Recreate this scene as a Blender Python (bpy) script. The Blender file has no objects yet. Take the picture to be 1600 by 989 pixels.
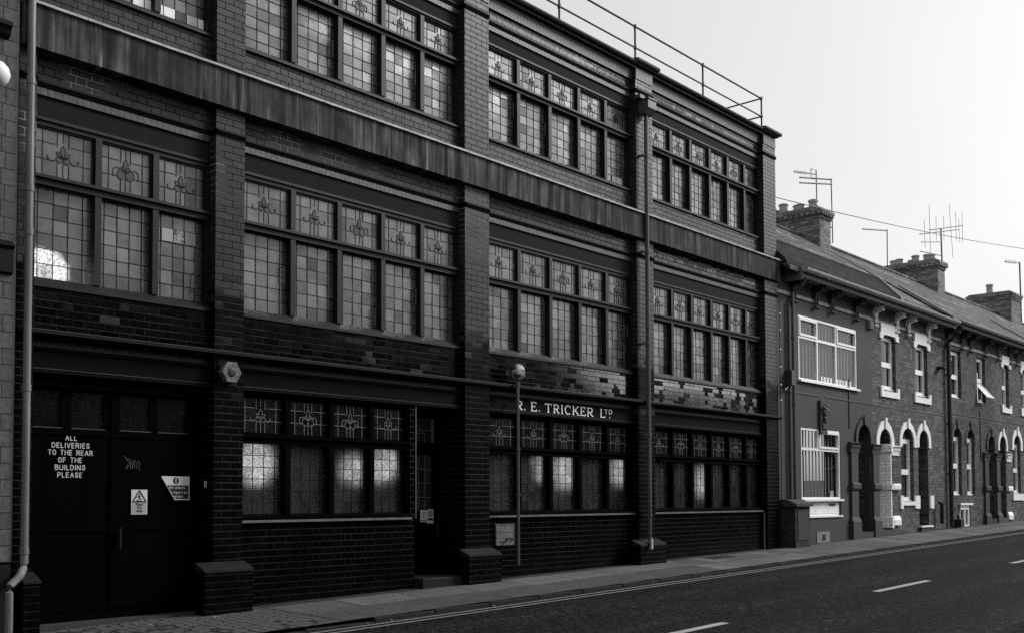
import bpy, math, random
from mathutils import Vector, Matrix
random.seed(7)
S = bpy.context.scene
COL = S.collection

# ------------------------------------------------------------------ camera
TH, PT = math.radians(44.575), math.radians(2.265)
cam_d = bpy.data.cameras.new("camera"); cam = bpy.data.objects.new("camera", cam_d); COL.objects.link(cam)
fw = Vector((math.cos(TH)*math.cos(PT), math.sin(TH)*math.cos(PT), math.sin(PT)))
rt = Vector((math.sin(TH), -math.cos(TH), 0)); up = rt.cross(fw)
m = Matrix((rt, up, -fw)).transposed().to_4x4(); m.translation = Vector((0, -9.4724, 0))
cam.matrix_world = m
cam_d.sensor_width = 36; cam_d.lens = 37.125; cam_d.shift_x = 0.09375; cam_d.shift_y = 0.1345
cam_d.clip_start = 0.1; cam_d.clip_end = 3000
S.camera = cam

# ------------------------------------------------------------------ world, sun, exposure
SUN_AZ = math.radians(120)      # clockwise from +Y
SUN_EL = math.radians(34)
W = bpy.data.worlds.new("World"); S.world = W; W.use_nodes = True
wt = W.node_tree; wt.nodes.clear()
sky = wt.nodes.new('ShaderNodeTexSky'); sky.sky_type = 'NISHITA'; sky.sun_disc = False
sky.sun_elevation = SUN_EL; sky.sun_rotation = SUN_AZ; sky.air_density = 1.0; sky.dust_density = 5.0; sky.ozone_density = 1.0
bw = wt.nodes.new('ShaderNodeRGBToBW'); gm = wt.nodes.new('ShaderNodeGamma'); gm.inputs[1].default_value = 0.36
mu = wt.nodes.new('ShaderNodeMath'); mu.operation = 'MULTIPLY'; mu.inputs[1].default_value = 3.42
bg = wt.nodes.new('ShaderNodeBackground'); bg.inputs[1].default_value = 0.15
wo = wt.nodes.new('ShaderNodeOutputWorld')
wt.links.new(sky.outputs[0], bw.inputs[0]); wt.links.new(bw.outputs[0], gm.inputs[0]); wt.links.new(gm.outputs[0], mu.inputs[0])
tc = wt.nodes.new('ShaderNodeTexCoord'); cn = wt.nodes.new('ShaderNodeTexNoise'); cn.inputs['Scale'].default_value = 2.2; cn.inputs['Detail'].default_value = 5
cm = wt.nodes.new('ShaderNodeMath'); cm.operation = 'MULTIPLY_ADD'; cm.inputs[1].default_value = .16; cm.inputs[2].default_value = .92
m3 = wt.nodes.new('ShaderNodeMath'); m3.operation = 'MULTIPLY'
wt.links.new(tc.outputs['Generated'], cn.inputs['Vector']); wt.links.new(cn.outputs[0], cm.inputs[0]); wt.links.new(mu.outputs[0], m3.inputs[0]); wt.links.new(cm.outputs[0], m3.inputs[1])
wt.links.new(m3.outputs[0], bg.inputs[0]); wt.links.new(bg.outputs[0], wo.inputs[0])
sun_d = bpy.data.lights.new("sun", 'SUN'); sun_d.energy = 3.0; sun_d.angle = math.radians(18); sun_d.color = (1, 1, 1)
sun = bpy.data.objects.new("sun", sun_d); COL.objects.link(sun)
sd = Vector((math.sin(SUN_AZ)*math.cos(SUN_EL), math.cos(SUN_AZ)*math.cos(SUN_EL), math.sin(SUN_EL)))
sun.rotation_euler = sd.to_track_quat('Z', 'Y').to_euler(); sun.location = sd*60
S.view_settings.view_transform = 'Standard'; S.view_settings.look = 'None'; S.view_settings.gamma = 1
S.view_settings.use_curve_mapping = False; S.view_settings.exposure = 0.0
S.cycles.max_bounces = 6; S.cycles.use_denoising = False; S.cycles.sample_clamp_indirect = 3.0

# ------------------------------------------------------------------ mesh helper
class MB:
    def __init__(s): s.v = []; s.f = []; s.r = None
    def quad(s, *p):
        i = len(s.v); s.v += [tuple(q) for q in p]; s.f.append(tuple(range(i, i+len(p)))); return s
    def box(s, x0, x1, y0, y1, z0, z1, skip=''):
        i = len(s.v)
        s.v += [(x0,y0,z0),(x1,y0,z0),(x1,y1,z0),(x0,y1,z0),(x0,y0,z1),(x1,y0,z1),(x1,y1,z1),(x0,y1,z1)]
        F = {'b':(0,3,2,1),'t':(4,5,6,7),'f':(0,1,5,4),'k':(2,3,7,6),'l':(0,4,7,3),'r':(1,2,6,5)}
        for k, q in F.items():
            if k not in skip: s.f.append(tuple(i+a for a in q))
        return s
    def prism_x(s, prof, x0, x1):      # prof: list of (y,z), swept along X
        n = len(prof); i = len(s.v)
        s.v += [(x0,a,b) for a, b in prof] + [(x1,a,b) for a, b in prof]
        for k in range(n):
            j = (k+1) % n; s.f.append((i+k, i+j, i+n+j, i+n+k))
        s.f.append(tuple(i+k for k in range(n))[::-1]); s.f.append(tuple(i+n+k for k in range(n))); return s
    def prism_y(s, prof, y0, y1):      # prof: list of (x,z), swept along Y
        n = len(prof); i = len(s.v)
        s.v += [(a,y0,b) for a, b in prof] + [(a,y1,b) for a, b in prof]
        for k in range(n):
            j = (k+1) % n; s.f.append((i+k, i+n+k, i+n+j, i+j))
        s.f.append(tuple(i+k for k in range(n))); s.f.append(tuple(i+n+k for k in range(n))[::-1]); return s
    def prism_z(s, prof, z0, z1):
        n = len(prof); i = len(s.v)
        s.v += [(a,b,z0) for a, b in prof] + [(a,b,z1) for a, b in prof]
        for k in range(n):
            j = (k+1) % n; s.f.append((i+k, i+j, i+n+j, i+n+k))
        s.f.append(tuple(i+k for k in range(n))[::-1]); s.f.append(tuple(i+n+k for k in range(n))); return s
    def tube(s, pts, r, n=8, caps=True):
        pts = [Vector(p) for p in pts]; i0 = len(s.v)
        rr = r if isinstance(r, (list, tuple)) else [r]*len(pts)
        for k, p in enumerate(pts):
            d = (pts[min(k+1, len(pts)-1)] - pts[max(k-1, 0)]).normalized()
            a = Vector((0,0,1)) if abs(d.z) < .9 else Vector((1,0,0))
            u = d.cross(a).normalized(); w = d.cross(u)
            for j in range(n):
                t = 2*math.pi*j/n; s.v.append(tuple(p + (u*math.cos(t) + w*math.sin(t))*rr[k]))
        for k in range(len(pts)-1):
            for j in range(n):
                a = i0+k*n+j; b = i0+k*n+(j+1) % n; s.f.append((a, b, b+n, a+n))
        if caps:
            s.f.append(tuple(i0+j for j in range(n))[::-1]); e = i0+(len(pts)-1)*n; s.f.append(tuple(e+j for j in range(n)))
        return s
    def lathe(s, prof, c, axis='z', n=20):   # prof: (r,h)
        i0 = len(s.v); c = Vector(c)
        for r, h in prof:
            for j in range(n):
                t = 2*math.pi*j/n; a, b = r*math.cos(t), r*math.sin(t)
                s.v.append(tuple(c + (Vector((a,b,h)) if axis == 'z' else Vector((a,-h,b)))))
        for k in range(len(prof)-1):
            for j in range(n):
                a = i0+k*n+j; b = i0+k*n+(j+1) % n; s.f.append((a, b, b+n, a+n))
        s.f.append(tuple(i0+j for j in range(n))[::-1]); e = i0+(len(prof)-1)*n; s.f.append(tuple(e+j for j in range(n)))
        return s
    def wall(s, x0, x1, z0, z1, holes, y, depth, z0b=None):
        """street-facing wall at y with rectangular holes (hx0,hx1,hz0,hz1); reveals go back by depth. z0b: lower edge height at x1"""
        zz0 = (lambda x: z0 if z0b is None else z0+(z0b-z0)*(x-x0)/(x1-x0))
        xs = sorted({x0, x1, *[h[0] for h in holes], *[h[1] for h in holes]})
        zs = sorted({z1, *[h[2] for h in holes], *[h[3] for h in holes]})
        zs = [None]+zs
        for a, b in zip(xs, xs[1:]):
            for c, d in zip(zs, zs[1:]):
                cc = d-.01 if c is None else (c+d)/2
                if any(h[0]-1e-6 <= a and b <= h[1]+1e-6 and h[2] < cc < h[3] for h in holes): continue
                s.quad((a,y,zz0(a) if c is None else c),(b,y,zz0(b) if c is None else c),(b,y,d),(a,y,d))
        for a, b, c, d in holes:
            k = y+depth
            s.quad((a,y,c),(a,y,d),(a,k,d),(a,k,c)); s.quad((b,y,c),(b,k,c),(b,k,d),(b,y,d))
            s.quad((a,y,d),(b,y,d),(b,k,d),(a,k,d)); s.quad((a,y,c),(a,k,c),(b,k,c),(b,y,c))
        return s
    def build(s, name, mat, parent=None, label=None, smooth=False, bevel=0):
        me = bpy.data.meshes.new(name); me.from_pydata(s.v, [], s.f)
        if s.r is not None:
            at = me.attributes.new('rnd', 'FLOAT', 'FACE'); at.data.foreach_set('value', s.r)
        me.materials.append(mat)
        if smooth: me.polygons.foreach_set('use_smooth', [True]*len(me.polygons))
        me.update()
        o = bpy.data.objects.new(name, me); COL.objects.link(o)
        if parent is not None:
            o.parent = parent; o.matrix_parent_inverse = root_inv(parent)
        if label: o['label'] = label
        if bevel:
            bm = o.modifiers.new('bevel', 'BEVEL'); bm.width = bevel; bm.segments = 2; bm.limit_method = 'ANGLE'
        return o
ROOTLOC = {}
def root_inv(p):
    return Matrix.Translation(-Vector(ROOTLOC.get(p.name, (0,0,0))))
def thing(name, label, cat, loc=(0,0,0), group=None):
    o = bpy.data.objects.new(name, None); COL.objects.link(o); o.location = loc; o.empty_display_size = .2
    ROOTLOC[o.name] = tuple(loc); o['label'] = label; o['category'] = cat
    if group: o['group'] = group
    return o
def tag(o, label, cat, group=None):
    o['label'] = label; o['category'] = cat
    if group: o['group'] = group
    return o
def struct(o): o['kind'] = 'structure'; return o

# ------------------------------------------------------------------ node helper
class NT:
    def __init__(s, name):
        s.m = bpy.data.materials.new(name); s.m.use_nodes = True; s.t = s.m.node_tree; s.t.nodes.clear()
        s.out = s.t.nodes.new('ShaderNodeOutputMaterial')
    def n(s, typ, **kw):
        x = s.t.nodes.new(typ)
        for k, v in kw.items(): setattr(x, k, v)
        return x
    def put(s, sock, v):
        if isinstance(v, bpy.types.NodeSocket): s.t.links.new(v, sock)
        elif v is not None:
            try: sock.default_value = v
            except Exception: sock.default_value = (v, v, v, 1) if len(sock.default_value) == 4 else (v, v, v)
    def math(s, op, a, b=None, c=None, clamp=False):
        x = s.n('ShaderNodeMath', operation=op, use_clamp=clamp)
        s.put(x.inputs[0], a); s.put(x.inputs[1], b)
        if c is not None: s.put(x.inputs[2], c)
        return x.outputs[0]
    def ss(s, v, lo, hi):      # smoothstep, lo -> 0, hi -> 1
        x = s.n('ShaderNodeMapRange', interpolation_type='SMOOTHSTEP')
        s.put(x.inputs['Value'], v)
        if lo > hi:
            s.put(x.inputs['From Min'], hi); s.put(x.inputs['From Max'], lo); s.put(x.inputs['To Min'], 1.); s.put(x.inputs['To Max'], 0.)
        else:
            s.put(x.inputs['From Min'], lo); s.put(x.inputs['From Max'], hi)
        return x.outputs[0]
    def mix(s, f, a, b):
        x = s.n('ShaderNodeMix', data_type='FLOAT'); s.put(x.inputs[0], f); s.put(x.inputs[2], a); s.put(x.inputs[3], b); return x.outputs[0]
    def pos(s):
        g = s.n('ShaderNodeNewGeometry'); p = s.n('ShaderNodeSeparateXYZ'); s.t.links.new(g.outputs['Position'], p.inputs[0])
        q = s.n('ShaderNodeSeparateXYZ'); s.t.links.new(g.outputs['True Normal'], q.inputs[0])
        s.geo = g; return p.outputs[0], p.outputs[1], p.outputs[2], q.outputs
    def vec(s, x, y, z):
        c = s.n('ShaderNodeCombineXYZ'); s.put(c.inputs[0], x); s.put(c.inputs[1], y); s.put(c.inputs[2], z); return c.outputs[0]
    def noise(s, vec, scale, detail=3, rough=.55, dist=0):
        x = s.n('ShaderNodeTexNoise'); s.put(x.inputs['Vector'], vec); x.inputs['Scale'].default_value = scale
        x.inputs['Detail'].default_value = detail; x.inputs['Roughness'].default_value = rough; x.inputs['Distortion'].default_value = dist
        return x.outputs[0]
    def white(s, vec):
        x = s.n('ShaderNodeTexWhiteNoise', noise_dimensions='3D'); s.put(x.inputs['Vector'], vec); return x.outputs['Value'], x.outputs['Color']
    def bump(s, h, dist, strength=1., normal=None):
        x = s.n('ShaderNodeBump'); s.put(x.inputs['Height'], h); x.inputs['Distance'].default_value = dist; x.inputs['Strength'].default_value = strength
        if normal is not None: s.t.links.new(normal, x.inputs['Normal'])
        return x.outputs[0]
    def grey(s, v):
        c = s.n('ShaderNodeCombineColor'); [s.put(c.inputs[i], v) for i in range(3)]; return c.outputs[0]
    def bsdf(s, col, rough=.5, spec=.5, metal=0., normal=None, coat=None):
        b = s.n('ShaderNodeBsdfPrincipled')
        b.inputs['Base Color'].default_value = (col, col, col, 1) if isinstance(col, (int, float)) else (0,0,0,1)
        if not isinstance(col, (int, float)): s.t.links.new(s.grey(col), b.inputs['Base Color'])
        s.put(b.inputs['Roughness'], rough); s.put(b.inputs['Specular IOR Level'], spec); s.put(b.inputs['Metallic'], metal)
        if normal is not None: s.t.links.new(normal, b.inputs['Normal'])
        return b
    def done(s, b): s.t.links.new(b.outputs[0], s.out.inputs[0]); return s.m

def plain(name, col, rough=.5, spec=.5, metal=0., var=.25, scale=9., bump=.0015, streak=0.):
    t = NT(name); x, y, z, nn = t.pos(); v = t.vec(x, y, z)
    n1 = t.noise(v, scale, 5); n2 = t.noise(v, scale*9, 2)
    k = t.math('MULTIPLY_ADD', n1, 2*var, 1-var); k = t.math('MULTIPLY', k, t.math('MULTIPLY_ADD', n2, var, 1-var*.5))
    if streak:
        ns = t.noise(t.vec(t.math('MULTIPLY', x, 9.), t.math('MULTIPLY', y, 9.), t.math('MULTIPLY', z, .8)), 1.0, 4)
        k = t.math('MULTIPLY', k, t.mix(t.ss(ns, .42, .68), 1.-streak, 1.+streak))
    return t.done(t.bsdf(t.math('MULTIPLY', k, col), rough, spec, metal, t.bump(n2, bump) if bump else None))

def brick(name, base, mortar, h=.075, L=.3375, split=.667, jm=.009, var=.5, rough=.5, spec=.4, tilt=.0, zone=None, joint_depth=.004, soot=.5):
    t = NT(name); x, y, z, nn = t.pos()
    side = t.math('GREATER_THAN', t.math('ABSOLUTE', nn[0]), .6)
    u0 = t.mix(side, x, t.math('ADD', y, .1))
    v3 = t.vec(x, y, z)
    wob = t.math('MULTIPLY_ADD', t.noise(v3, 2.5, 2), .006, -.003)
    v = t.math('ADD', z, wob)
    r = t.math('DIVIDE', v, h); row = t.math('FLOOR', r); fr = t.math('FRACT', r)
    uu = t.math('ADD', t.math('DIVIDE', u0, L), t.math('MULTIPLY', t.math('FLOORED_MODULO', row, 2.), .5 if split < 1 else .5))
    cell = t.math('FLOOR', uu); fu = t.math('FRACT', uu)
    dmin = t.math('MINIMUM', fu, t.math('SUBTRACT', 1., fu))
    hd = 0.
    if split < 1:
        dmin = t.math('MINIMUM', dmin, t.math('ABSOLUTE', t.math('SUBTRACT', fu, split))); hd = t.math('GREATER_THAN', fu, split)
    du = t.math('MULTIPLY', dmin, L); dv = t.math('MULTIPLY', t.math('MINIMUM', fr, t.math('SUBTRACT', 1., fr)), h)
    edge = t.math('MULTIPLY_ADD', t.noise(v3, 40, 2), .004, -.002)
    j = t.ss(t.math('ADD', t.math('MINIMUM', du, dv), edge), jm*.5+.0015, jm*.5-.0015)     # 1 in the joint
    rv, rc = t.white(t.vec(cell, row, hd))
    big = t.noise(v3, .8, 4); fine = t.noise(v3, 22, 4); fine2 = t.noise(v3, 140, 2)
    k = t.math('MULTIPLY_ADD', rv, var, 1-var*.5)
    k = t.math('MULTIPLY', k, t.math('MULTIPLY_ADD', big, soot*2, 1-soot)); k = t.math('MULTIPLY', k, t.math('MULTIPLY_ADD', fine, 1.3, .35))
    k = t.math('MULTIPLY', k, t.math('MULTIPLY_ADD', fine2, 1.6, .2))
    b, mo, ro, ti = base, mortar, rough, tilt
    if zone:      # (z_hi, z_lo, base, mortar, rough, tilt) : glazed dark bricks below
        zh, zl, b2, m2, r2, t2 = zone
        zr = t.math('ADD', z, t.math('MULTIPLY_ADD', rv, .25, -.125))
        D = t.ss(zr, zh, zl)
        b = t.mix(D, base, b2); ro = t.mix(D, rough, r2); ti = t.mix(D, tilt, t2)
        lime = t.math('MULTIPLY', t.ss(z, 3.0, 3.6), t.ss(z, 4.35, 4.15)); lime = t.math('MULTIPLY', lime, t.ss(t.noise(v3, 1.1, 3), .42, .56))
        lime = t.math('MULTIPLY', lime, t.ss(x, 13., 9.))
        wear = t.ss(t.noise(v3, 1.7, 4), .35, .62)
        m2w = t.mix(wear, m2*.25, m2)
        vj = t.mix(t.math('GREATER_THAN', dv, du), 1., .4); m2w = t.math('MULTIPLY', m2w, t.math('MULTIPLY', vj, t.mix(t.ss(z, -1.1, .4), .45, 1.))); mo = t.mix(D, t.mix(lime, mortar, .30), m2w)
        rv2, _ = t.white(t.vec(row, cell, t.math('ADD', hd, 4.)) if split < 1 else t.vec(row, cell, 4.))
        worn = t.math('MULTIPLY', t.math('MULTIPLY', t.math('GREATER_THAN', rv2, .95), t.ss(z, .9, 1.5)), t.ss(t.noise(v3, .9, 2), .45, .55))
        b = t.math('ADD', b, t.math('MULTIPLY', t.math('MULTIPLY', D, worn), .03))
    col = t.mix(j, t.math('MULTIPLY', b, k), t.math('MULTIPLY', mo, t.math('MULTIPLY_ADD', fine, 1., .5)))
    hgt = t.math('SUBTRACT', t.math('MULTIPLY_ADD', fine2, .12, t.math('MULTIPLY', fine, .25)), j)
    if zone: gz = t.math('MULTIPLY', t.math('MULTIPLY', t.ss(z, 1.3, 1.5), t.ss(x, 12.2, 15.5)), t.math('GREATER_THAN', t.math('ADD', rv, t.math('ADD', t.math('MULTIPLY', big, .8), t.math('MULTIPLY', t.ss(x, 17.3, 18.4), -.42))), .64 if split < 1 else 9.)); spec = t.mix(D, t.mix(t.ss(x, 8., 18.), spec*.35, spec*.9), t.mix(gz, .05, 1.0)); ti = t.mix(gz, ti, .02); ro = t.mix(gz, ro, .07)
    rg = t.mix(j, t.math('ADD', ro, t.math('MULTIPLY_ADD', fine, .25, -.12)), .9)
    nrm = None
    if tilt or zone:
        sb = t.n('ShaderNodeVectorMath', operation='SUBTRACT'); t.t.links.new(rc, sb.inputs[0]); sb.inputs[1].default_value = (.5,.5,.5)
        sc = t.n('ShaderNodeVectorMath', operation='SCALE'); t.t.links.new(sb.outputs[0], sc.inputs[0]); t.put(sc.inputs['Scale'], ti)
        ad = t.n('ShaderNodeVectorMath', operation='ADD'); t.t.links.new(t.geo.outputs['Normal'], ad.inputs[0]); t.t.links.new(sc.outputs[0], ad.inputs[1])
        nz = t.n('ShaderNodeVectorMath', operation='NORMALIZE'); t.t.links.new(ad.outputs[0], nz.inputs[0]); nrm = nz.outputs[0]
    bs = t.bsdf(col, rg, t.mix(j, spec, .1), 0., t.bump(hgt, joint_depth, 1., nrm))
    if zone:
        t.put(bs.inputs['Coat Weight'], t.math('MULTIPLY', t.math('MULTIPLY', gz, D), t.math('SUBTRACT', 1., j))); bs.inputs['Coat IOR'].default_value = 2.0; bs.inputs['Coat Roughness'].default_value = .08
    return t.done(bs)

def soldier(name, base, mortar, w=.075, **k):     # bricks on end
    t = NT(name); x, y, z, nn = t.pos(); v3 = t.vec(x, y, z)
    r = t.math('DIVIDE', x, w); c = t.math('FLOOR', r); f = t.math('FRACT', r)
    j = t.ss(t.math('MULTIPLY', t.math('MINIMUM', f, t.math('SUBTRACT', 1., f)), w), .006, .003)
    rv, rc = t.white(t.vec(c, 1., 2.)); fine = t.noise(v3, 30, 4)
    k1 = t.math('MULTIPLY', t.math('MULTIPLY_ADD', rv, .7, .65), t.math('MULTIPLY_ADD', fine, 1., .5))
    return t.done(t.bsdf(t.mix(j, t.math('MULTIPLY', base, k1), mortar), .5, .4, 0., t.bump(t.math('SUBTRACT', fine, j), .004)))

M = {}
M['fbrick'] = brick('factory_brick_pier', .024, .005, L=.225, split=2, zone=(2.35, 2.05, .002, .034, .3, .03), rough=.42, tilt=.02)
M['finfill'] = brick('factory_brick_infill', .025, .006, zone=(2.2, 1.99, .002, .034, .10, .045), rough=.40, tilt=.02)
M['boxbrick'] = brick('box_pier_brick', .035, .03, var=.7, rough=.8, spec=.1)
M['boxtrim'] = plain('box_pier_cap_stone', .05, .8, .15, var=.4)
M['soldier'] = soldier('soldier_course', .030, .015)
M['soldier_dark'] = soldier('soldier_course_dark', .010, .006)
M['soldier_light'] = soldier('soldier_course_parapet', .024, .012)
M['render_dark'] = plain('dark_render', .012, .85, .1, scale=5, var=.3, bump=.004)
M['fascia'] = plain('fascia_paint', .003, .7, .05, var=.3)
M['coping'] = plain('coping_stone', .034, .75, .3, var=.4)
M['cap'] = plain('plinth_cap_brick', .016, .6, .1, var=.5)
M['mould'] = plain('string_moulding', .006, .6, .1, var=.4)
M['mould_top'] = plain('string_moulding_pale', .045, .55, .4, var=.6, scale=3)  # paler tone for the top edge strip and beads
M['frame'] = plain('painted_window_frame', .008, .5, .2, var=.35, streak=.2)
M['frame_dark'] = plain('painted_timber_black', .0010, .7, .015, var=.4)
M['lead_dark'] = plain('lead_came', .010, .6, .2, var=.2, bump=0)
M['lead_light'] = plain('lead_came_pale', .14, .5, .5, var=.3, bump=0)
M['sill_edge'] = plain('sill_edge_tile', .10, .5, .4, var=.5, scale=6)
M['pipe_pale'] = plain('pale_painted_pipe', .16, .5, .4, var=.25, streak=.25)
M['pipe_grey'] = plain('grey_painted_pipe', .075, .5, .4, var=.3, streak=.2)
M['pipe_dark'] = plain('dark_painted_pipe', .02, .45, .4, var=.3)
M['iron'] = plain('black_iron', .008, .5, .4, var=.2)
M['interior'] = plain('room_paint', .4, .9, .1, var=.3, scale=1.5)
M['white'] = plain('white_paint', .84, .5, .4, var=.10, scale=3, streak=.06)
M['upvc'] = plain('white_upvc', .86, .3, .5, var=.04, bump=0)
M['brass'] = plain('dull_brass', .2, .35, .5, metal=1., bump=0)

def mat_belt():
    t = NT('stained_concrete_belt'); x, y, z, nn = t.pos(); v3 = t.vec(x, y, z)
    s1 = t.noise(t.vec(t.math('MULTIPLY', x, 7.), y, t.math('MULTIPLY', z, .45)), 1., 5, .65)
    s2 = t.noise(t.vec(t.math('MULTIPLY', x, 26.), y, t.math('MULTIPLY', z, .9)), 1., 3, .6)
    blot = t.noise(v3, 5, 4); fine = t.noise(v3, 60, 3)
    k = t.mix(t.ss(s1, .38, .66), .25, 2.0); k = t.math('MULTIPLY', k, t.mix(t.ss(s2, .52, .72), .85, 2.6))
    sec, _ = t.white(t.vec(t.math('FLOOR', t.math('DIVIDE', x, 1.37)), 3., 1.)); big = t.ss(t.noise(t.vec(x, y, t.math('MULTIPLY', z, .4)), .9, 3), .35, .62); k = t.mix(big, t.math('MULTIPLY_ADD', k, .35, .30), k); k = t.math('MULTIPLY', k, t.math('MULTIPLY_ADD', sec, .4, .8)); k = t.math('MULTIPLY', k, t.math('MULTIPLY_ADD', blot, 1.8, .15)); k = t.math('MULTIPLY', k, t.math('MULTIPLY_ADD', fine, .6, .7))
    # shutter joints
    jj = t.math('FRACT', t.math('DIVIDE', x, 1.37)); j = t.ss(jj, .004, .0015)
    k = t.math('MULTIPLY', k, t.mix(j, 1., .25))
    return t.done(t.bsdf(t.math('MULTIPLY', k, .058), .85, .1, 0., t.bump(fine, .003)))
M['belt'] = mat_belt()
def mat_ledge():
    t = NT('lead_flashing_ledge'); x, y, z, nn = t.pos(); v3 = t.vec(x, y, z)
    n = t.noise(t.vec(t.math('MULTIPLY', x, 2.), y, t.math('MULTIPLY', z, 30.)), 3., 5, .7)
    j = t.ss(t.math('FRACT', t.math('DIVIDE', x, .62)), .02, .008)
    return t.done(t.bsdf(t.math('MULTIPLY', t.mix(j, t.mix(t.ss(n, .35, .65), .13, .45), .03), 1.), .5, .4, 0., t.bump(n, .004)))
M['ledge'] = mat_ledge()

def mat_glass(name, tone, hammered, diff, rough, boost=2.0, refr=.3):
    t = NT(name); x, y, z, nn = t.pos(); v3 = t.vec(x, y, z)
    a = t.n('ShaderNodeAttribute', attribute_name='rnd'); r = a.outputs['Fac']
    n1 = t.noise(v3, 62, 2, .6); n2 = t.noise(v3, 9, 3)
    strong = t.math('GREATER_THAN', r, .9)
    amp = t.math('MULTIPLY', t.mix(strong, 1., 2.6), hammered)
    b = t.n('ShaderNodeBump'); t.put(b.inputs['Height'], n1); t.put(b.inputs['Distance'], amp); b.inputs['Strength'].default_value = 1
    fr = t.n('ShaderNodeFresnel'); ge = t.n('ShaderNodeNewGeometry'); t.put(fr.inputs['IOR'], t.mix(ge.outputs['Backfacing'], 1.52, .658))
    n3 = t.noise(v3, 1.6, 3); k = t.math('MULTIPLY_ADD', r, .40, .72); k = t.math('MULTIPLY', k, t.math('MULTIPLY_ADD', n2, .7, .65)); k = t.math('MULTIPLY', k, t.math('MULTIPLY_ADD', n3, .9, .5))
    k = t.math('MULTIPLY', k, t.mix(t.math('GREATER_THAN', r, .965), 1., .5))
    gl = t.n('ShaderNodeBsdfGlossy'); gl.inputs['Roughness'].default_value = rough; t.t.links.new(t.grey(t.math('MULTIPLY', k, 1., clamp=True)), gl.inputs['Color']); t.t.links.new(b.outputs[0], gl.inputs['Normal'])
    rf = t.n('ShaderNodeBsdfRefraction'); rf.inputs['IOR'].default_value = 1.3; rf.inputs['Roughness'].default_value = refr; t.t.links.new(t.grey(t.math('MULTIPLY', t.math('MULTIPLY', k, t.mix(t.ss(n1, .36, .64), .35, 1.15)), .8, clamp=True)), rf.inputs['Color']); t.t.links.new(b.outputs[0], rf.inputs['Normal'])
    df = t.n('ShaderNodeBsdfDiffuse'); t.t.links.new(t.grey(t.math('MULTIPLY', k, tone)), df.inputs['Color'])
    m1 = t.n('ShaderNodeMixShader'); m1.inputs[0].default_value = diff; t.t.links.new(rf.outputs[0], m1.inputs[1]); t.t.links.new(df.outputs[0], m1.inputs[2])
    m2 = t.n('ShaderNodeMixShader'); t.put(m2.inputs[0], t.math('MULTIPLY', fr.outputs[0], boost, clamp=True)); t.t.links.new(m1.outputs[0], m2.inputs[1]); t.t.links.new(gl.outputs[0], m2.inputs[2])
    t.t.links.new(m2.outputs[0], t.out.inputs[0]); return t.m
M['glass'] = mat_glass('obscured_glass', .11, .0004, .70, .24, 2.0, .45)
M['glass_top'] = mat_glass('textured_glass_top_light', .115, .0003, .75, .26, 1.65, .4)
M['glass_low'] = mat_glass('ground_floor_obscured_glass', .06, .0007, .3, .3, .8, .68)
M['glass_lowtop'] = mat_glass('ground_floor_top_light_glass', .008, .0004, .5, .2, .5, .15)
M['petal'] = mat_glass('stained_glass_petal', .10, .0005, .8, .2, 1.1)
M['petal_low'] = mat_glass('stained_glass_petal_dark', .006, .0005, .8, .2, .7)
def mat_clear():
    t = NT('clear_window_glass'); x, y, z, nn = t.pos()
    fr = t.n('ShaderNodeFresnel'); ge = t.n('ShaderNodeNewGeometry'); t.put(fr.inputs['IOR'], t.mix(ge.outputs['Backfacing'], 1.5, .6667))
    n1 = t.noise(t.vec(x, y, z), 1.5, 2); b = t.bump(n1, .006)
    gl = t.n('ShaderNodeBsdfGlossy'); gl.inputs['Roughness'].default_value = .03; t.t.links.new(b, gl.inputs['Normal'])
    tr = t.n('ShaderNodeBsdfTransparent'); tr.inputs[0].default_value = (.8,.8,.8,1)
    m2 = t.n('ShaderNodeMixShader'); t.put(m2.inputs[0], t.math('MULTIPLY', fr.outputs[0], .9, clamp=True)); t.t.links.new(tr.outputs[0], m2.inputs[1]); t.t.links.new(gl.outputs[0], m2.inputs[2])
    t.t.links.new(m2.outputs[0], t.out.inputs[0]); return t.m
M['clear'] = mat_clear()
def emis(name, e):
    t = NT(name); x = t.n('ShaderNodeEmission'); x.inputs[0].default_value = (1,1,1,1); x.inputs[1].default_value = e
    t.t.links.new(x.outputs[0], t.out.inputs[0]); return t.m
M['lamp'] = emis('reflection_glow', 1.0); M['glow_bright'] = emis('added_glow_bright', 6.); M['tube'] = emis('lit_tube', 3.0)  # both lamp emitters belong to globes added for the glow in the glass

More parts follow.
